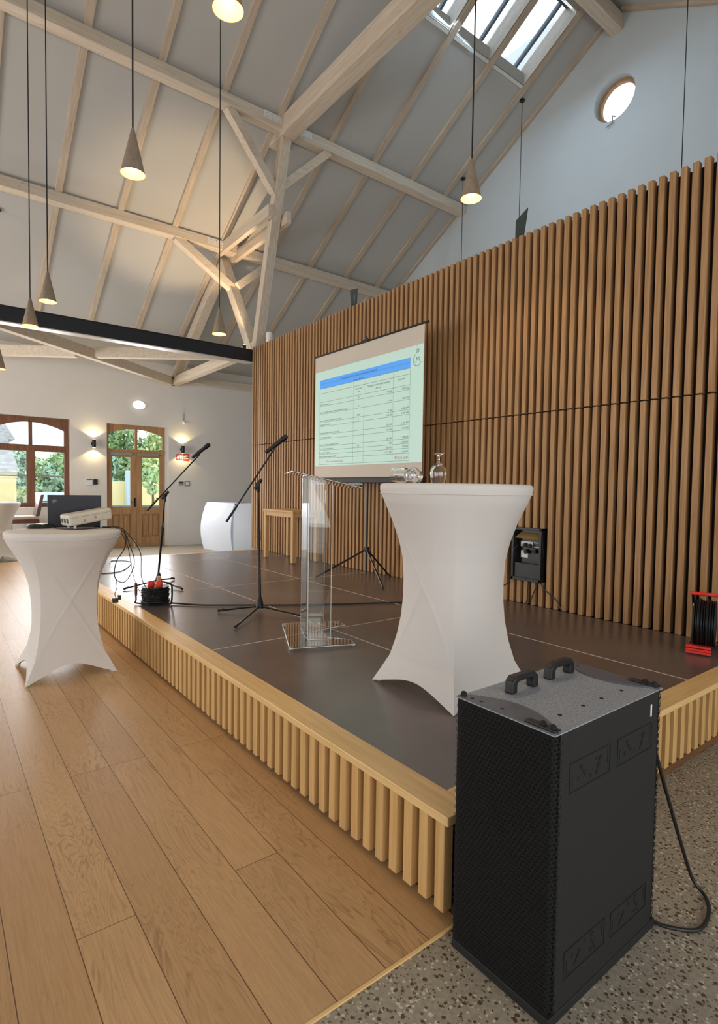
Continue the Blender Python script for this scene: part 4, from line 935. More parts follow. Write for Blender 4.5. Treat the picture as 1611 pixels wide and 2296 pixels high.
# ------------------------------------------------------------------ white curved bar counter
bc = thing('bar_counter', 'white curved bar counter by the far wall, partly behind slatted wall', 'counter', (5.6, 12.0, 0))
H_ = 1.13
def counter_panel(p, q, depth, bulge_end0, bulge_end1):
    p, q = Vector((*p, 0)), Vector((*q, 0)); d = (q-p); nv = Vector((d.y, -d.x, 0)).normalized()
    if nv.dot(Vector((-1, -1, 0))) < 0: nv = -nv
    m = MB(); nu, nv_ = 10, 14; vs = []; fs = []
    rings = []
    for j in range(nv_+1):
        t = j/nv_; z = H_*t; bl = 0.09*math.sin(pi*min(1, (t*0.9+0.12)))
        if t > 0.96: bl -= 0.02
        ring = []
        for i in range(nu+1):
            s = i/nu; pt = p+d*s+nv*(bl+0.05*math.sin(pi*s))
            if bulge_end0: pt += -d.normalized()*bl*(1-s)
            if bulge_end1: pt += d.normalized()*bl*s
            ring.append((pt.x, pt.y, z))
        back = []
        for s in (1, 0):
            pt = p+d*s-nv*depth; back.append((pt.x, pt.y, z))
        rings.append(ring+back)
    n_ = len(rings[0])
    for r in rings: vs += r
    for j in range(nv_):
        for i in range(n_): fs.append((j*n_+i, j*n_+(i+1) % n_, (j+1)*n_+(i+1) % n_, (j+1)*n_+i))
    fs += [tuple(range(n_))[::-1], tuple(nv_*n_+i for i in range(n_))]
    m.add(vs, fs); return m.build('counter_panel', M['bar_white'], bc, smooth=True)
counter_panel((5.24, 12.86), (5.50, 11.86), 0.45, True, False); counter_panel((5.503, 11.855), (6.35, 11.25), 0.45, False, False)
tag(bc, bc['label'], 'counter')

# ------------------------------------------------------------------ bar stool chair near the window
ch = thing('bar_stool', 'brown bar stool with padded back under the far window', 'chair', (1.56, 13.55, 0))
cx_, cy_ = 1.56, 13.55; sz = 0.78
MB().box((cx_-0.30, cy_-0.22, sz-0.02), (cx_+0.22, cy_+0.24, sz+0.05)).build('seat', M['seat_pad'], ch, bev=0.02, seg=3)
MB().box((cx_-0.31, cy_-0.23, sz-0.10), (cx_+0.23, cy_+0.25, sz-0.02)).build('seat_frame', M['chair_wood'], ch, bev=0.005)
m = MB(); m.add([(cx_+0.16, cy_-0.22, sz+0.05), (cx_+0.24, cy_-0.22, sz+0.05), (cx_+0.24, cy_+0.24, sz+0.05), (cx_+0.16, cy_+0.24, sz+0.05), (cx_+0.26, cy_-0.22, sz+0.50), (cx_+0.32, cy_-0.22, sz+0.50), (cx_+0.32, cy_+0.24, sz+0.50), (cx_+0.26, cy_+0.24, sz+0.50)], [(3,2,1,0),(4,5,6,7),(0,1,5,4),(1,2,6,5),(2,3,7,6),(3,0,4,7)])
m.build('backrest', M['upholstery'], ch, bev=0.015, seg=3)
for x in (cx_-0.28, cx_+0.20):
    for y in (cy_-0.20, cy_+0.22): MB().box((x-0.022, y-0.022, 0), (x+0.022, y+0.022, sz-0.05)).build('leg', M['chair_wood'], ch, bev=0.003)
m = MB()
for y in (cy_-0.20, cy_+0.22): m.box((cx_-0.28, y-0.012, 0.30), (cx_+0.20, y+0.012, 0.34))
for x in (cx_-0.28, cx_+0.20): m.box((x-0.012, cy_-0.20, 0.22), (x+0.012, cy_+0.22, 0.26)); m.box((x-0.012, cy_-0.20, 0.56), (x+0.012, cy_+0.22, 0.60))
m.build('stretcher', M['chair_wood'], ch)

# ------------------------------------------------------------------ laptop, projector, pouch on the left table
ZT2 = 0.004+1.131+0.0015
lt = thing('laptop', 'black laptop seen from behind its raised lid, on the left bar table', 'laptop', (0.97, 5.27, ZT2))
lc = Vector((0.975, 5.27, ZT2)); lx = (Vector((1.163, 5.226, 0))-Vector((0.772, 5.302, 0))); lx.normalize(); ly = Vector((-lx.y, lx.x, 0))
W2 = 0.205
MB().obox(lc+ly*0.135+Vector((0, 0, 0.010)), lx*W2, ly*0.13, Vector((0, 0, 0.009))).build('keyboard_base', M['black'], lt, bev=0.004)
lu = (Vector((0, 0, 1))-ly*0.10).normalized(); ln = lx.cross(lu)
lid = MB().obox(lc+lu*0.135+Vector((0, 0, 0.008)), lx*W2, lu*0.132, ln*0.006).build('lid', M['laptop'], lt, bev=0.004)
sgn = 1 if ln.dot(-fa) > 0 else -1
m = MB()
for k, (a, b) in enumerate(((-0.012, 0.0), (0.0, 0.008), (0.012, 0.016))):
    c = lc+lx*(-W2+0.05)+lu*0.225+ln*sgn*0.0068; e = (lx*0.8+lu*0.6).normalized(); p_ = (lu*0.8-lx*0.6).normalized()
    m.bar(c-e*0.018+p_*(k-1)*0.008, c+e*0.018+p_*(k-1)*0.008, 0.001, 0.004, p_)
m.build('lid_mark', M['grey_plastic'], lid)
pj = thing('projector', 'cream-coloured projector tilted upward on the left bar table', 'projector', (1.0, 5.03, ZT2))
th = math.radians(9.0); ph = math.radians(12)
e1 = Vector((math.cos(ph)*math.cos(th), math.sin(ph)*math.cos(th), math.sin(th))); e2 = Vector((-math.sin(ph), math.cos(ph), 0)); e3 = e1.cross(e2)
PL, PW, PH = 0.355, 0.185, 0.096
p0 = Vector((0.885, 4.965, ZT2+0.022))
pc = p0+e1*PL/2+e2*PW/2+e3*PH/2
body = MB().obox(pc, e1*PL/2, e2*PW/2, e3*PH/2).build('casing', M['projector'], pj, bev=0.018, seg=4)
m = MB()
for i in range(3): m.obox(p0+e1*(-0.0005)+e2*(0.04+0.05*i)+e3*(0.045), e1*0.001, e2*0.016, e3*0.018)
m.build('rear_ports', M['black'], pj)
m = MB()
for i in range(2): m.obox(p0+e1*(0.12+0.09*i)+e2*(-0.0005)+e3*(0.030+0.012*i), e1*0.008, e2*0.001, e3*0.010)
m.build('side_socket', M['grey_plastic'], pj)
m = MB().obox(pc+e3*(PH/2+0.0005)-e2*0.035, e1*PL*0.42, e2*0.002, e3*0.0008); m.obox(pc-e2*(PW/2)+e3*0.018, e1*PL*0.46, e2*0.0008, e3*0.0015); m.build('casing_groove', M['grey_plastic'], pj)
m = MB().lathe([(0.040, 0), (0.040, 0.02), (0.034, 0.03), (0.030, 0.012)], p0+e1*PL+e2*0.12+e3*0.05, e1, 20); m.build('lens', M['black'], pj, smooth=True)
def foot(pt, name='foot'):
    MB().tube([pt, Vector((pt.x, pt.y, ZT2))], 0.010, 10).build(name, M['label_white'], pj)
foot(p0+e1*0.05+e2*0.03+e3*0.003); foot(p0+e1*0.05+e2*(PW-0.03)+e3*0.003); foot(p0+e1*(PL-0.06)+e2*PW/2+e3*0.003)
po = thing('cable_pouch', 'black glossy pouch with painted green reflection on the left edge of the left bar table', 'pouch', (0.70, 5.24, ZT2))
m = MB(); n_ = 20; vs = []
pcx, pcy = 0.705, 5.23
m.lathe([(0.088, 0.0), (0.10, 0.010), (0.095, 0.024), (0.07, 0.034), (0.03, 0.038), (0, 0.038)], (0, 0, 0), n=24)
for v in m.v: v.x, v.y, v.z = pcx+lx.x*v.x*1.0-ly.x*0+ly.x*v.y*0.55, pcy+lx.y*v.x*1.0+ly.y*v.y*0.55, ZT2+v.z
m.build('bag', plain('black_film_green_reflection', (26, 36, 30), 0.15), po, smooth=True)  # green reflection put into the colour of the black film
def cable(name, label, pts, r=0.004, mat='black', grp='cables hanging from the left table', k=8, cat='cable'):
    return tag(MB().tube(smooth_path(pts, k), r, 8).build(name, M[mat], smooth=True), label, cat, grp)
zc = ZT2+0.005
cable('power_cable', 'black cable lying on the left table in front of the projector', [(0.80, 5.19, zc), (0.84, 5.0, zc), (0.95, 4.92, zc), (1.08, 4.98, zc), (1.16, 5.02, zc), (1.20, 4.95, zc), (1.245, 4.86, zc+0.002), (1.275, 4.83, 1.09), (1.262, 4.82, 0.98), (1.205, 4.86, 0.86), (1.20, 4.87, 0.73), (1.27, 4.83, 0.70), (1.335, 4.80, 0.85), (1.30, 4.83, 1.02), (1.276, 4.87, 1.10), (1.22, 4.95, zc+0.004)])
cable('power_cable', 'black cable running from the left table edge down to the cable reel', [(1.10, 5.17, zc), (1.2, 5.08, zc), (1.262, 4.98, zc+0.002), (1.32, 4.90, 1.08), (1.395, 4.84, 0.93), (1.415, 4.88, 0.72), (1.50, 5.00, 0.58), (1.58, 5.14, 0.48), (1.62, 5.2, HS+0.18), (1.60, 5.30, HS+0.12)], 0.0035)
cable('thin_cable', 'thin black cable crossing the reel cable beside the left table', [(1.262, 4.92, 1.10), (1.31, 4.90, 0.98), (1.37, 4.98, 0.75), (1.46, 5.15, 0.58), (1.55, 5.28, 0.47), (1.56, 5.36, HS+0.0082)], 0.0028)
cable('thin_cable', 'thin cable lying in loops on the far left corner of the stage', [(1.44, 7.2, HS+0.005), (1.6, 7.5, HS+0.005), (1.9, 7.55, HS+0.005), (2.15, 8.0, HS+0.005), (2.3, 8.5, HS+0.005), (2.1, 8.7, HS+0.005), (2.0, 8.4, HS+0.005)], 0.006, grp=None)
pl = MB().tube(smooth_path([(1.20, 4.87, 0.74), (1.21, 4.85, 0.66), (1.195, 4.86, 0.60), (1.205, 4.85, 0.56)]), 0.0028, 8); pl.box((1.175, 4.83, 0.53), (1.215, 4.865, 0.565)); pl.box((1.215, 4.82, 0.555), (1.235, 4.85, 0.59))
tag(pl.build('plug_connector', M['black'], smooth=False), 'black connectors dangling from the cable beside the left table', 'connector')

# ------------------------------------------------------------------ black cable reel on the stage corner
rl = thing('cable_reel', 'black cable reel with red plugs on the left stage edge', 'cable reel', (1.67, 5.33, HS))
rc = Vector((1.68, 5.35, HS))
MB().lathe([(0.135, 0.035), (0.135, 0.042), (0.105, 0.045), (0.105, 0.160), (0.125, 0.162), (0.125, 0.168), (0.0, 0.170)], rc, n=28).build('drum', M['black'], rl, smooth=True)
m = MB()
for k in range(7):
    z = 0.056+k*0.0155; R_ = 0.119+0.004*((k*37) % 3-1)
    m.tube([(rc.x+R_*math.cos(2*pi*j/28), rc.y+R_*math.sin(2*pi*j/28), HS+z+0.002*math.sin(j*1.7+k)) for j in range(28)], 0.008, 6, closed=True)
m.build('wound_cable', M['slot'], rl, smooth=True)
frame_pts = []
a_ = ra
for s, z in ((-0.165, 0.20), (-0.165, 0.05), (-0.15, 0.012), (0.13, 0.012), (0.17, 0.03), (0.175, 0.17), (0.155, 0.205), (0.10, 0.215)): frame_pts.append(rc+a_*s-fa*0.05+Vector((0, 0, z)))
MB().tube(smooth_path(frame_pts, 5), 0.0085, 8).build('tube_frame', M['black_metal'], rl, smooth=True)
MB().tube([rc-a_*0.165-fa*0.05+Vector((0, 0, 0.09)), rc-a_*0.165-fa*0.05+Vector((0, 0, 0.205))], 0.013, 10).build('brown_handle', plain('brown_grip', (96, 44, 28), 0.5), rl, smooth=True)
for s, h, mt in ((-0.030, 0.168, 'red'), (0.045, 0.168, 'red_orange')):
    c = rc+a_*s-fa*0.03
    k_ = MB().lathe([(0.030, 0), (0.034, 0.015), (0.034, 0.04), (0.024, 0.055), (0.0, 0.06)], c+Vector((0, 0, h)), n=16).build('plug', M[mt], rl, smooth=True)
    if s > 0: MB().box((c.x-0.016, c.y-0.016, HS+h+0.05), (c.x+0.016, c.y+0.016, HS+h+0.10)).build('plug_tail', plain('tan_plug_tail', (206, 150, 104), 0.5), k_, bev=0.004)
MB().box((rc.x-0.13, rc.y-0.02, HS+0.0005), (rc.x+0.13, rc.y+0.02, HS+0.034)).build('stand_foot', M['black'], rl)
cable('stage_cable', 'black cable running across the stage floor behind the lectern', [(1.79, 5.25, HS+0.012), (2.0, 5.02, HS+0.0082), (2.235, 4.865, HS+0.0082), (2.723, 4.545, HS+0.0082), (3.185, 4.30, HS+0.0082), (3.59, 4.106, HS+0.0082), (4.2, 3.75, HS+0.0082), (4.60, 3.60, HS+0.0082)], 0.0075, grp=None, k=6)

# ------------------------------------------------------------------ red and black cable reel at the right edge
rr_ = thing('cable_reel', 'large black cable reel with red handle at the right edge of the stage', 'cable reel', (4.30, 1.62, HS))
c = Vector((4.36, 1.60, HS+0.205)); axr = (ra*0.82-fa*0.57).normalized()
MB().lathe([(0.06, -0.07), (0.165, -0.07), (0.165, -0.062), (0.10, -0.060), (0.10, 0.055), (0.165, 0.057), (0.165, 0.065), (0.06, 0.065)], c, axr, 32).build('drum', M['black'], rr_, smooth=True)
m = MB(); t1 = axr.cross(Vector((0, 0, 1))).normalized(); t2 = Vector((0, 0, 1))
for k in range(7):
    R_ = 0.158+0.006*((k*5) % 3-1)
    m.tube([c+axr*(-0.052+k*0.0165)+(t1*math.cos(2*pi*j/32)+t2*math.sin(2*pi*j/32))*R_ for j in range(32)], 0.0088, 8, closed=True)
m.build('wound_cable', M['black_metal'], rr_, smooth=True)
MB().tube([c+Vector((0, 0, 0.205))-axr*0.10, c+Vector((0, 0, 0.205))+axr*0.16], 0.013, 12).build('carrying_handle', M['red'], rr_, smooth=True)
tf = t1 if t1.dot(fa) < 0 else -t1     # side turned to the viewer
m = MB()
for s in (-0.085, 0.085): m.tube([c+axr*s-tf*0.03+Vector((0, 0, 0.205)), c+axr*s-tf*0.175+Vector((0, 0, 0.06)), c+axr*s-tf*0.175+Vector((0, 0, -0.12)), c+axr*s-tf*0.12+Vector((0, 0, -0.19))], 0.009, 8)
m.build('frame', M['black_metal'], rr_, smooth=True)
m = MB()
for k, h in enumerate((-0.150, -0.172, -0.190)): m.bar(c-axr*0.105+tf*0.115+Vector((0, 0, h)), c+axr*0.045+tf*0.115+Vector((0, 0, h)), 0.05, 0.016, (0, 0, 1))
m.build('foot_bar', M['red'], rr_, bev=0.003)
m = MB(); m.bar(c-axr*0.10-tf*0.11+Vector((0, 0, -0.190)), c+axr*0.10-tf*0.11+Vector((0, 0, -0.190)), 0.03, 0.026, (0, 0, 1)); m.build('rear_foot', M['black'], rr_)
MB().lathe([(0.012, 0), (0.010, 0.004)], c-axr*0.071+tf*0.06+Vector((0, 0, 0.13)), -axr, 12).build('rivet', M['label_white'], rr_)

# ------------------------------------------------------------------ socket box in the slatted wall
bx = thing('socket_box', 'black open socket box set into the slatted wall behind stage table', 'socket box', (4.70, 3.33, 0.875))
ya, yb, za, zb_ = BOX
m = MB(); x0 = 4.655
m.box((x0, ya, za), (4.7605, ya+0.022, zb_)); m.box((x0, yb-0.022, za), (4.7605, yb, zb_)); m.box((x0, ya, za), (4.7605, yb, za+0.03)); m.box((x0, ya, zb_-0.022), (4.7605, yb, zb_))
m.build('frame', M['black'], bx, bev=0.002)
MB().box((4.735, ya+0.02, za+0.02), (4.7605, yb-0.02, zb_-0.02)).build('back_plate', M['black_metal'], bx)
m = MB(); m.add([(x0+0.005, ya+0.03, zb_-0.105), (x0+0.005, yb-0.03, zb_-0.105), (x0+0.07, yb-0.06, zb_-0.05), (x0+0.07, ya+0.06, zb_-0.05)], [(0, 1, 2, 3)]); m.build('lid', plain('tan_lid', (140, 112, 66), 0.5), bx)
MB().box((x0-0.004, ya+0.03, zb_-0.42), (x0+0.004, yb-0.03, zb_-0.115)).build('inner_frame', M['slot'], bx) if False else None
MB().box((x0+0.02, ya+0.03, za+0.03), (x0+0.03, yb-0.025, za+0.17)).build('lower_cover', M['black'], bx)
for (y0_, y1_, z0_, z1_) in ((yb-0.20, yb-0.06, 0.945, 0.998), (ya+0.06, ya+0.13, 0.988, 0.996), (ya+0.06, ya+0.13, 0.945, 0.953), (yb-0.145, yb-0.065, 0.835, 0.905)):
    MB().box((4.725, y0_, z0_), (4.736, y1_, z1_)).build('white_socket', M['label_white'], bx)
m = MB()
for y_, z_ in ((yb-0.125, 0.965), (yb-0.175, 0.960), (yb-0.14, 0.90), (ya+0.10, 0.91)): m.tube([(4.73, y_, z_), (4.69, y_, z_-0.005)], 0.021, 10)
m.build('plugs', M['black'], bx, smooth=True)
def hang(lab, pts): return cable('power_cable', lab, pts, 0.005, grp=None, k=6)
hang('black cable leaving the socket box to the left, behind stage table', [(4.69, 3.45, 0.96), (4.66, 3.49, 0.88), (4.66, 3.50, 0.66), (4.685, 3.56, 0.56), (4.685, 3.66, 0.50), (4.66, 3.75, HS+0.0082)])
hang('dark cable hanging straight down below the socket box', [(4.70, 3.33, 0.62), (4.69, 3.325, 0.52), (4.69, 3.33, HS+0.05), (4.67, 3.33, HS+0.0082)])
hang('dark cable slanting from the socket box down to the right', [(4.70, 3.19, 0.63), (4.685, 3.14, 0.56), (4.685, 3.00, 0.47), (4.67, 2.93, HS+0.0082)])
hang('short dark cable curling under the socket box right corner', [(4.70, 3.22, 0.62), (4.685, 3.23, 0.55), (4.685, 3.27, 0.46), (4.67, 3.27, HS+0.0082)])

# ------------------------------------------------------------------ things standing on top of the slatted wall
def paddle(y, label, mirror):
    t = thing('antenna', label, 'antenna', (4.80, y, 4.02), 'paddle antennas on the slatted wall')
    z0 = 4.053
    if mirror: poly = [(4.80, y+0.07, z0+0.04), (4.80, y-0.035, z0+0.04), (4.80, y-0.075, z0+0.30), (4.80, y+0.07, z0+0.22)]
    else: poly = [(4.80, y+0.06, z0+0.03), (4.80, y-0.06, z0+0.03), (4.80, y-0.075, z0+0.27), (4.80, y+0.10, z0+0.29)]
    MB().prism(poly, (0.008, 0, 0)).build('paddle', plain('dark_green_grey_paddle', (50, 62, 62), 0.5) if 'dark_green_grey_paddle' not in MATS else MATS['dark_green_grey_paddle'], t)
    MB().tube([(4.804, y, 4.022), (4.804, y, z0+0.06)], 0.012, 8).build('mount', M['black'], t)
    if not mirror:
        m = MB()
        for k in range(6): m.box((4.7985, y-0.012, z0+0.10+k*0.018), (4.80, y-0.002, z0+0.111+k*0.018))
        m.build('white_lettering_mark', M['label_white'], t)
paddle(6.43, 'dark paddle antenna standing on the slatted wall above the screen', False); paddle(3.60, 'dark paddle antenna standing on the slatted wall right of the screen', True)
t = thing('spotlight', 'small white lamp on the slatted wall beside the truss foot', 'lamp', (4.80, 8.93, 4.02))
MB().lathe([(0.05, 0.0), (0.06, 0.05), (0.06, 0.15), (0.05, 0.18), (0.0, 0.19)], (4.80, 8.93, 4.07), n=16).build('housing', M['white_plastic'], t, smooth=True); MB().tube([(4.80, 8.93, 4.021), (4.80, 8.93, 4.09)], 0.015, 8).build('bracket', M['white_plastic'], t)
# uplight on the steel beam
t = thing('uplight', 'tiny black uplight on the black steel beam near its right end', 'lamp', (4.58, 9.47, 4.02))
MB().lathe([(0.03, 0.0), (0.035, 0.07), (0.028, 0.075)], (4.58, 9.47, 4.021), n=14, cap=True).build('housing', M['black'], t, smooth=True)
MB().lathe([(0.026, 0.0), (0.026, 0.003)], (4.58, 9.47, 4.097), n=14).build('lens', M['warm_lens'], t)
d = bpy.data.lights.new('uplight_lamp', 'SPOT'); d.energy = UPLIGHT_W*6; d.color = (1.0, 0.72, 0.42); d.spot_size = math.radians(75); d.spot_blend = 0.5; d.shadow_soft_size = 0.03
o = bpy.data.objects.new('uplight_lamp', d); COL.objects.link(o); o.parent = t; o.location = (0.0, 0.0, 0.10); o.rotation_euler = (Vector((-0.25, 0.45, 1))).to_track_quat('-Z', 'Y').to_euler()

# ------------------------------------------------------------------ pendant lamps
def pendant(x, y, zc_, label, shade=True, top=None):
    zb2 = zc_-0.17; ztip = zc_+0.17
    zr = roof_z(y)+0.05 if top is None else top
    t = thing('pendant_lamp', label, 'lamp', (x, y, zb2), 'conical pendant lamps')
    sh = MB().lathe([(0.092, 0), (0.090, 0.004), (0.014, 0.335), (0.008, 0.345), (0.0, 0.346)], (x, y, zb2), n=28, cap=False).build('shade', M['shade'], t, smooth=True)
    MB().lathe([(0.0895, 0.001), (0.045, 0.19), (0.0, 0.20)], (x, y, zb2), n=28, cap=False).build('shade_lining', M['shade_in'], sh, smooth=True)
    MB().lathe([(0.0, 0.016), (0.024, 0.028), (0.034, 0.055), (0.028, 0.085), (0.014, 0.12), (0.014, 0.15)], (x, y, zb2), n=16, cap=False).build('bulb', M['bulb'], t, smooth=True)
    MB().tube([(x, y, ztip), (x, y, zr)], 0.0065, 6).build('cord', M['black'], t)
    MB().lathe([(0.05, 0), (0.05, 0.025), (0.0, 0.03)], (x, y, zr-0.03), n=18).build('ceiling_rose', M['black'], t, smooth=True)
    ld = bpy.data.lights.new('pendant_light', 'SPOT'); ld.energy = PENDANT_W*4; ld.color = (1.0, 0.76, 0.45); ld.spot_size = math.radians(120); ld.spot_blend = 0.6; ld.shadow_soft_size = 0.04
    lo = bpy.data.objects.new('pendant_light', ld); COL.objects.link(lo); lo.parent = t; lo.location = (0, 0, 0.012)
pendant(1.271, 4.588, 4.078, 'largest fully visible pendant lamp, upper left, before the upper purlin')
pendant(3.812, 3.399, 4.239, 'pendant lamp hanging in front of the slatted wall, at right')
pendant(1.437, 3.216, 4.50, 'pendant lamp cut off by the top edge of the picture')
pendant(1.093, 7.36, 3.77, 'pendant lamp at far left, higher of the two near the black steel beam')
pendant(0.989, 7.95, 3.60, 'pendant lamp at far left hanging in front of the black steel beam')
pendant(3.027, 7.003, 3.67, 'small pendant lamp hanging below the truss braces')
pendant(0.94, 11.237, 3.60, 'pendant lamp cut off by the left edge, beyond the black steel beam')
# pendants behind the slatted wall: only cord and rose show
pendant(8.76, 6.62, 2.6, 'pendant behind the slatted wall, its black rose on the ceiling right of the skylight line')
pendant(8.76, 8.04, 2.6, 'pendant behind the slatted wall, its black rose beside the lit pendant')
pendant(8.76, 3.773, 2.6, 'pendant behind the slatted wall whose cord drops at the right picture edge')

# ------------------------------------------------------------------ fittings on the far wall
def sconce(x, z, label):
    t = thing('wall_sconce', label, 'lamp', (x, YB, z), 'black up-and-down wall sconces')
    MB().lathe([(0.045, 0), (0.045, 0.015)], (x, YB-0.001, z), (0, -1, 0), 18).build('backplate', M['black'], t)
    MB().tube([(x, YB-0.012, z), (x, YB-0.07, z)], 0.018, 10).build('arm', M['black'], t, smooth=True)
    MB().lathe([(0.036, -0.095), (0.040, -0.09), (0.040, 0.09), (0.036, 0.095)], (x, YB-0.09, z), n=20).build('cylinder', M['black'], t, smooth=True)
    for s in (-1, 1):
        MB().lathe([(0.030, 0), (0.030, 0.003)], (x, YB-0.09, z+s*0.096-0.0015), n=16).build('lens', M['warm_lens'], t)
        ld = bpy.data.lights.new('sconce_light', 'SPOT'); ld.energy = SCONCE_W*5; ld.color = (1.0, 0.80, 0.40); ld.spot_size = math.radians(125); ld.spot_blend = 0.25; ld.shadow_soft_size = 0.02
        lo = bpy.data.objects.new('sconce_light', ld); COL.objects.link(lo); lo.parent = t; lo.location = (0, -0.09, s*0.105); lo.rotation_euler = (0 if s < 0 else pi, 0, 0)
sconce(2.976, 2.45, 'black wall sconce between the window and the door'); sconce(5.053, 2.43, 'black wall sconce right of the door, above the red signs')
t = thing('emergency_light', 'oval white lit lamp on the far wall above the door', 'lamp', (4.0, YB, 3.44))
m = MB().lathe([(0.0, 0.055), (0.05, 0.052), (0.085, 0.04), (0.095, 0.015), (0.10, 0.0)], (4.0, YB, 3.44), (0, -1, 0), 28)
for v in m.v: v.x = 4.0+(v.x-4.0)*1.5
m.build('diffuser', M['lamp_white'], t, smooth=True)
m = MB().lathe([(0.112, -0.001), (0.112, 0.012), (0.10, 0.014)], (4.0, YB, 3.44), (0, -1, 0), 28)
for v in m.v: v.x = 4.0+(v.x-4.0)*1.4
m.build('rim', M['white_plastic'], t)
t = thing('smoke_detector', 'small white detector with thin conduit, high right of the door', 'detector', (5.1, YB, 3.13))
MB().lathe([(0.035, 0), (0.033, 0.05), (0.02, 0.065), (0, 0.067)], (5.1, YB, 3.12), (0, -1, 0), 16).build('body', M['white_plastic'], t, smooth=True); MB().tube([(5.1, YB-0.006, 3.15), (5.1, YB-0.006, 3.36)], 0.006, 6).build('conduit', M['grey_plastic'], t)
def wall_box(name, x, z, w_, h_, mat, label, cat, extra=None):
    t = thing(name, label, cat, (x, YB, z)); MB().box((x-w_/2, YB-0.025, z-h_/2), (x+w_/2, YB, z+h_/2)).build('housing', M[mat], t, bev=0.006)
    if extra: extra(t)
    return t
wall_box('thermostat', 2.885, 1.56, 0.13, 0.15, 'white_plastic', 'white control box with dark top left of the door', 'control', lambda t: MB().box((2.825, YB-0.03, 1.615), (2.945, YB-0.0251, 1.637)).build('dark_top', M['black'], t))
wall_box('control_panel', 3.02, 1.57, 0.09, 0.125, 'black', 'small black wall panel just left of the door', 'control', lambda t: MB().box((3.0, YB-0.027, 1.575), (3.04, YB-0.0251, 1.615)).build('display', M['laptop'], t))
wall_box('thermostat', 5.03, 1.57, 0.12, 0.10, 'grey_plastic', 'small grey control right of the door, left of the light switch', 'control', lambda t: MB().box((4.985, YB-0.03, 1.575), (5.075, YB-0.0251, 1.61)).build('dark_face', M['black'], t))
wall_box('light_switch', 5.185, 1.57, 0.13, 0.13, 'grey_plastic', 'square pale light switch right of the door', 'switch', lambda t: MB().box((5.15, YB-0.031, 1.535), (5.22, YB-0.0251, 1.605)).build('rocker', M['white_plastic'], t, bev=0.004))
def sign(x, z, w_, h_, label, kind):
    t = thing('fire_sign', label, 'sign', (x, YB, z), 'red fire signs by the door')
    MB().box((x-w_/2, YB-0.005, z-h_/2), (x+w_/2, YB, z+h_/2)).build('plate', M['red_orange'], t)
    m = MB(); y = YB-0.0075
    if kind == 0:
        m.lathe([(0.030, 0), (0.030, 0.002)], (x-0.035, y+0.002, z-0.018), (0, -1, 0), 14); m.lathe([(0.022, 0), (0.022, 0.002)], (x-0.035, y+0.002, z+0.035), (0, -1, 0), 14)
        m.box((x+0.025, y, z-0.05), (x+0.05, y+0.002, z+0.04)); m.box((x+0.005, y, z+0.02), (x+0.03, y+0.002, z+0.045))
    else:
        poly = [(x+0.055*math.cos(a), y, z+0.012+0.05*math.sin(a)) for a in [i*pi/12 for i in range(13)]]; m.prism(poly, (0, 0.002, 0)); m.box((x-0.055, y, z-0.035), (x+0.055, y+0.002, z-0.02))
    m.build('pictogram', M['label_white'], t)
sign(4.99, 2.235, 0.155, 0.15, 'left red fire sign below the right sconce', 0); sign(5.165, 2.235, 0.155, 0.18, 'right red fire sign below the right sconce, behind the microphone', 1)

# ------------------------------------------------------------------ outside: walls, house, car, trees
tag(MB().box((5.3, 24.0, -0.06), (16, 24.3, 1.66)).build('garden_wall', M['yellow_wall']), 'pale yellow garden wall seen through the door glass', 'wall')
tag(MB().box((4.2, 19.0, -0.06), (12, 19.4, 0.84)).build('terrace_kerb', M['kerb']), 'low grey terrace wall seen at the foot of the door glass', 'kerb')
tag(MB().box((6.28, 23.6, -0.06), (6.56, 23.9, 2.10)).build('meter_cabinet', M['blue_box'], bev=0.02), 'pale blue cabinet in front of the yellow garden wall', 'cabinet')
hs = thing('house', 'yellow house with grey slate roof seen through the left window', 'house', (0.3, 24, -0.06))
MB().box((-6, 24, -0.06), (2.49, 32, 1.72)).build('wall', M['yellow_wall'], hs); MB().box((-6.05, 23.95, 1.72), (2.52, 32.05, 1.92)).build('cornice', M['cream'], hs)
m = MB(); m.add([(-6.3, 23.8, 1.92), (2.58, 23.8, 1.92), (2.58, 32.2, 1.92), (-6.3, 32.2, 1.92), (-4.5, 28, 3.75), (2.50, 28, 3.75)], [(0, 1, 5, 4), (1, 2, 5), (2, 3, 4, 5), (3, 0, 4), (3, 2, 1, 0)]); m.build('roof', M['slate'], hs)
h2 = thing('house', 'distant grey roof peeking above the slate roof, top left', 'house', (-0.6, 48, 0)); MB().box((-6, 46, -0.06), (4.0, 52, 4.6)).build('wall', M['cream'], h2)
m = MB(); m.add([(-6.3, 45.7, 4.6), (4.7, 45.7, 4.6), (4.7, 52.3, 4.6), (-6.3, 52.3, 4.6), (-5, 49, 6.3), (4.2, 49, 6.3)], [(0, 1, 5, 4), (1, 2, 5), (2, 3, 4, 5), (3, 0, 4), (3, 2, 1, 0)]); m.build('roof', M['slate'], h2)
car = thing('car', 'pale silver-blue car parked outside the left window', 'car', (3.6, 21.0, -0.06))
prof_ = [(20.6, 0.30), (20.6, 0.70), (20.9, 0.86), (21.7, 0.95), (22.4, 1.20), (22.9, 1.27), (23.7, 1.25), (24.6, 1.0), (24.8, 0.8), (24.8, 0.30)]
MB().prism([(2.74, y, z-0.06) for y, z in prof_], (1.75, 0, 0)).build('body', M['car'], car, bev=0.16, seg=5)
MB().add([(2.92, 21.72, 0.925), (4.31, 21.72, 0.925), (4.18, 22.42, 1.165), (3.05, 22.42, 1.165)], [(0, 1, 2, 3)]).build('windscreen', M['car_glass'], car)
for x in (2.72, 4.33):
    for y in (21.2, 24.1): MB().lathe([(0.30, 0), (0.30, 0.18)], (x, y, 0.24), (1, 0, 0), 20).build('wheel', M['black'], car)
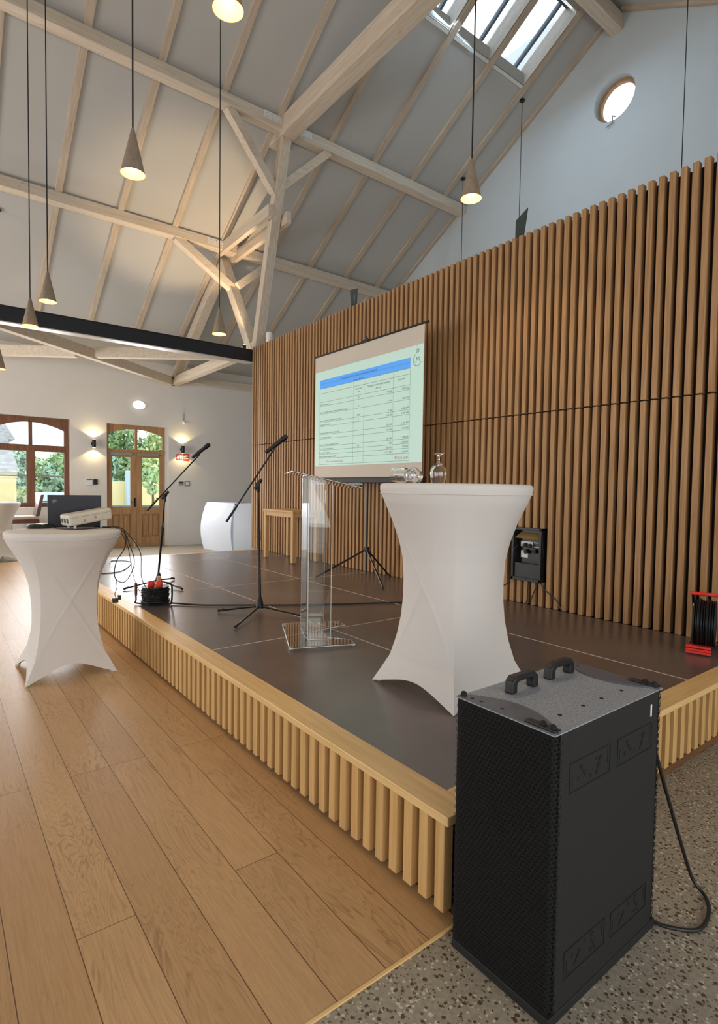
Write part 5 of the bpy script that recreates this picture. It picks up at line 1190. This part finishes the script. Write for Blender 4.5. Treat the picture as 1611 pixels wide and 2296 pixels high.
def tree(x, y, h, cr, mat, label, trunk=True, nleaf=2600, zlo=0.25, ls=0.16, squash=1.0):
    t = thing('tree', label, 'tree', (x, y, -0.06), 'trees outside')
    rnd = random.Random(int(x*31+y*17))
    m = MB(); m.tube([(x, y, -0.06), (x+0.05, y, h*0.4), (x, y, h*0.8)], [0.02*h+0.02, 0.015*h+0.015, 0.01], 8); m.build('trunk', M['bark'], t, smooth=True)
    m = MB(); blobs = []
    for k in range(14):
        a = rnd.uniform(0, 2*pi); q = rnd.uniform(0, 0.7); zz = rnd.uniform(zlo+0.12, 0.9)
        blobs.append((x+cr*q*math.cos(a), y+cr*q*math.sin(a)*squash, h*zz, cr*rnd.uniform(0.35, 0.6)*(1.15-zz*0.5)))
    vs = []; fs = []
    for k in range(nleaf):
        bx_, by_, bz_, br_ = blobs[k % len(blobs)]
        d_ = Vector((rnd.gauss(0, 1), rnd.gauss(0, 1), rnd.gauss(0, 1))).normalized()*br_*rnd.uniform(0.75, 1.08)
        c_ = Vector((bx_, by_, bz_))+d_; u_ = Vector((rnd.gauss(0, 1), rnd.gauss(0, 1), rnd.gauss(0, 1))).normalized(); w_ = u_.cross(d_.normalized()+Vector((0.1, 0.05, 0.2))).normalized(); s_ = ls*rnd.uniform(0.6, 1.3)
        b = len(vs); vs += [c_-u_*s_, c_+w_*s_*0.5, c_+u_*s_, c_-w_*s_*0.5]; fs.append((b, b+1, b+2, b+3))
    m.add(vs, fs); f = m.build('foliage', M[mat], t)
tree(3.55, 34.0, 3.4, 1.0, 'leaf_c', 'blue-green tree beside the slate roof, left window panes', zlo=0.0, nleaf=2200)
tree(5.0, 31.0, 3.05, 1.6, 'leaf_a', 'green tree behind the parked car, through the right window panes', zlo=0.0, nleaf=3000)
tree(4.3, 27.0, 2.5, 0.85, 'leaf_c', 'low green bush directly behind the parked car', zlo=0.0, nleaf=1600)
tree(6.4, 28.0, 5.6, 1.25, 'leaf_c', 'blue-green tree over the wall at the left door edge', zlo=0.1, nleaf=3600)
tree(8.1, 31.0, 6.6, 1.9, 'leaf_a', 'tall green tree over the yellow wall, left door pane', zlo=0.1, nleaf=4600)
tree(9.3, 27.5, 5.9, 1.6, 'leaf_b', 'yellow-green tree over the yellow wall, right door pane', zlo=0.1, nleaf=4200)
tree(11.2, 31.0, 6.6, 2.0, 'leaf_c', 'bluish tree over the yellow wall beyond the right door edge', zlo=0.1, nleaf=3600)
tree(6.62, 21.5, 2.3, 0.42, 'leaf_a', 'slender young tree in front of the yellow wall', zlo=0.45, nleaf=260, ls=0.08)
tree(2.92, 26.5, 2.0, 0.28, 'leaf_b', 'small yellow-green shrub beside the yellow house', zlo=0.0, nleaf=500, ls=0.08)
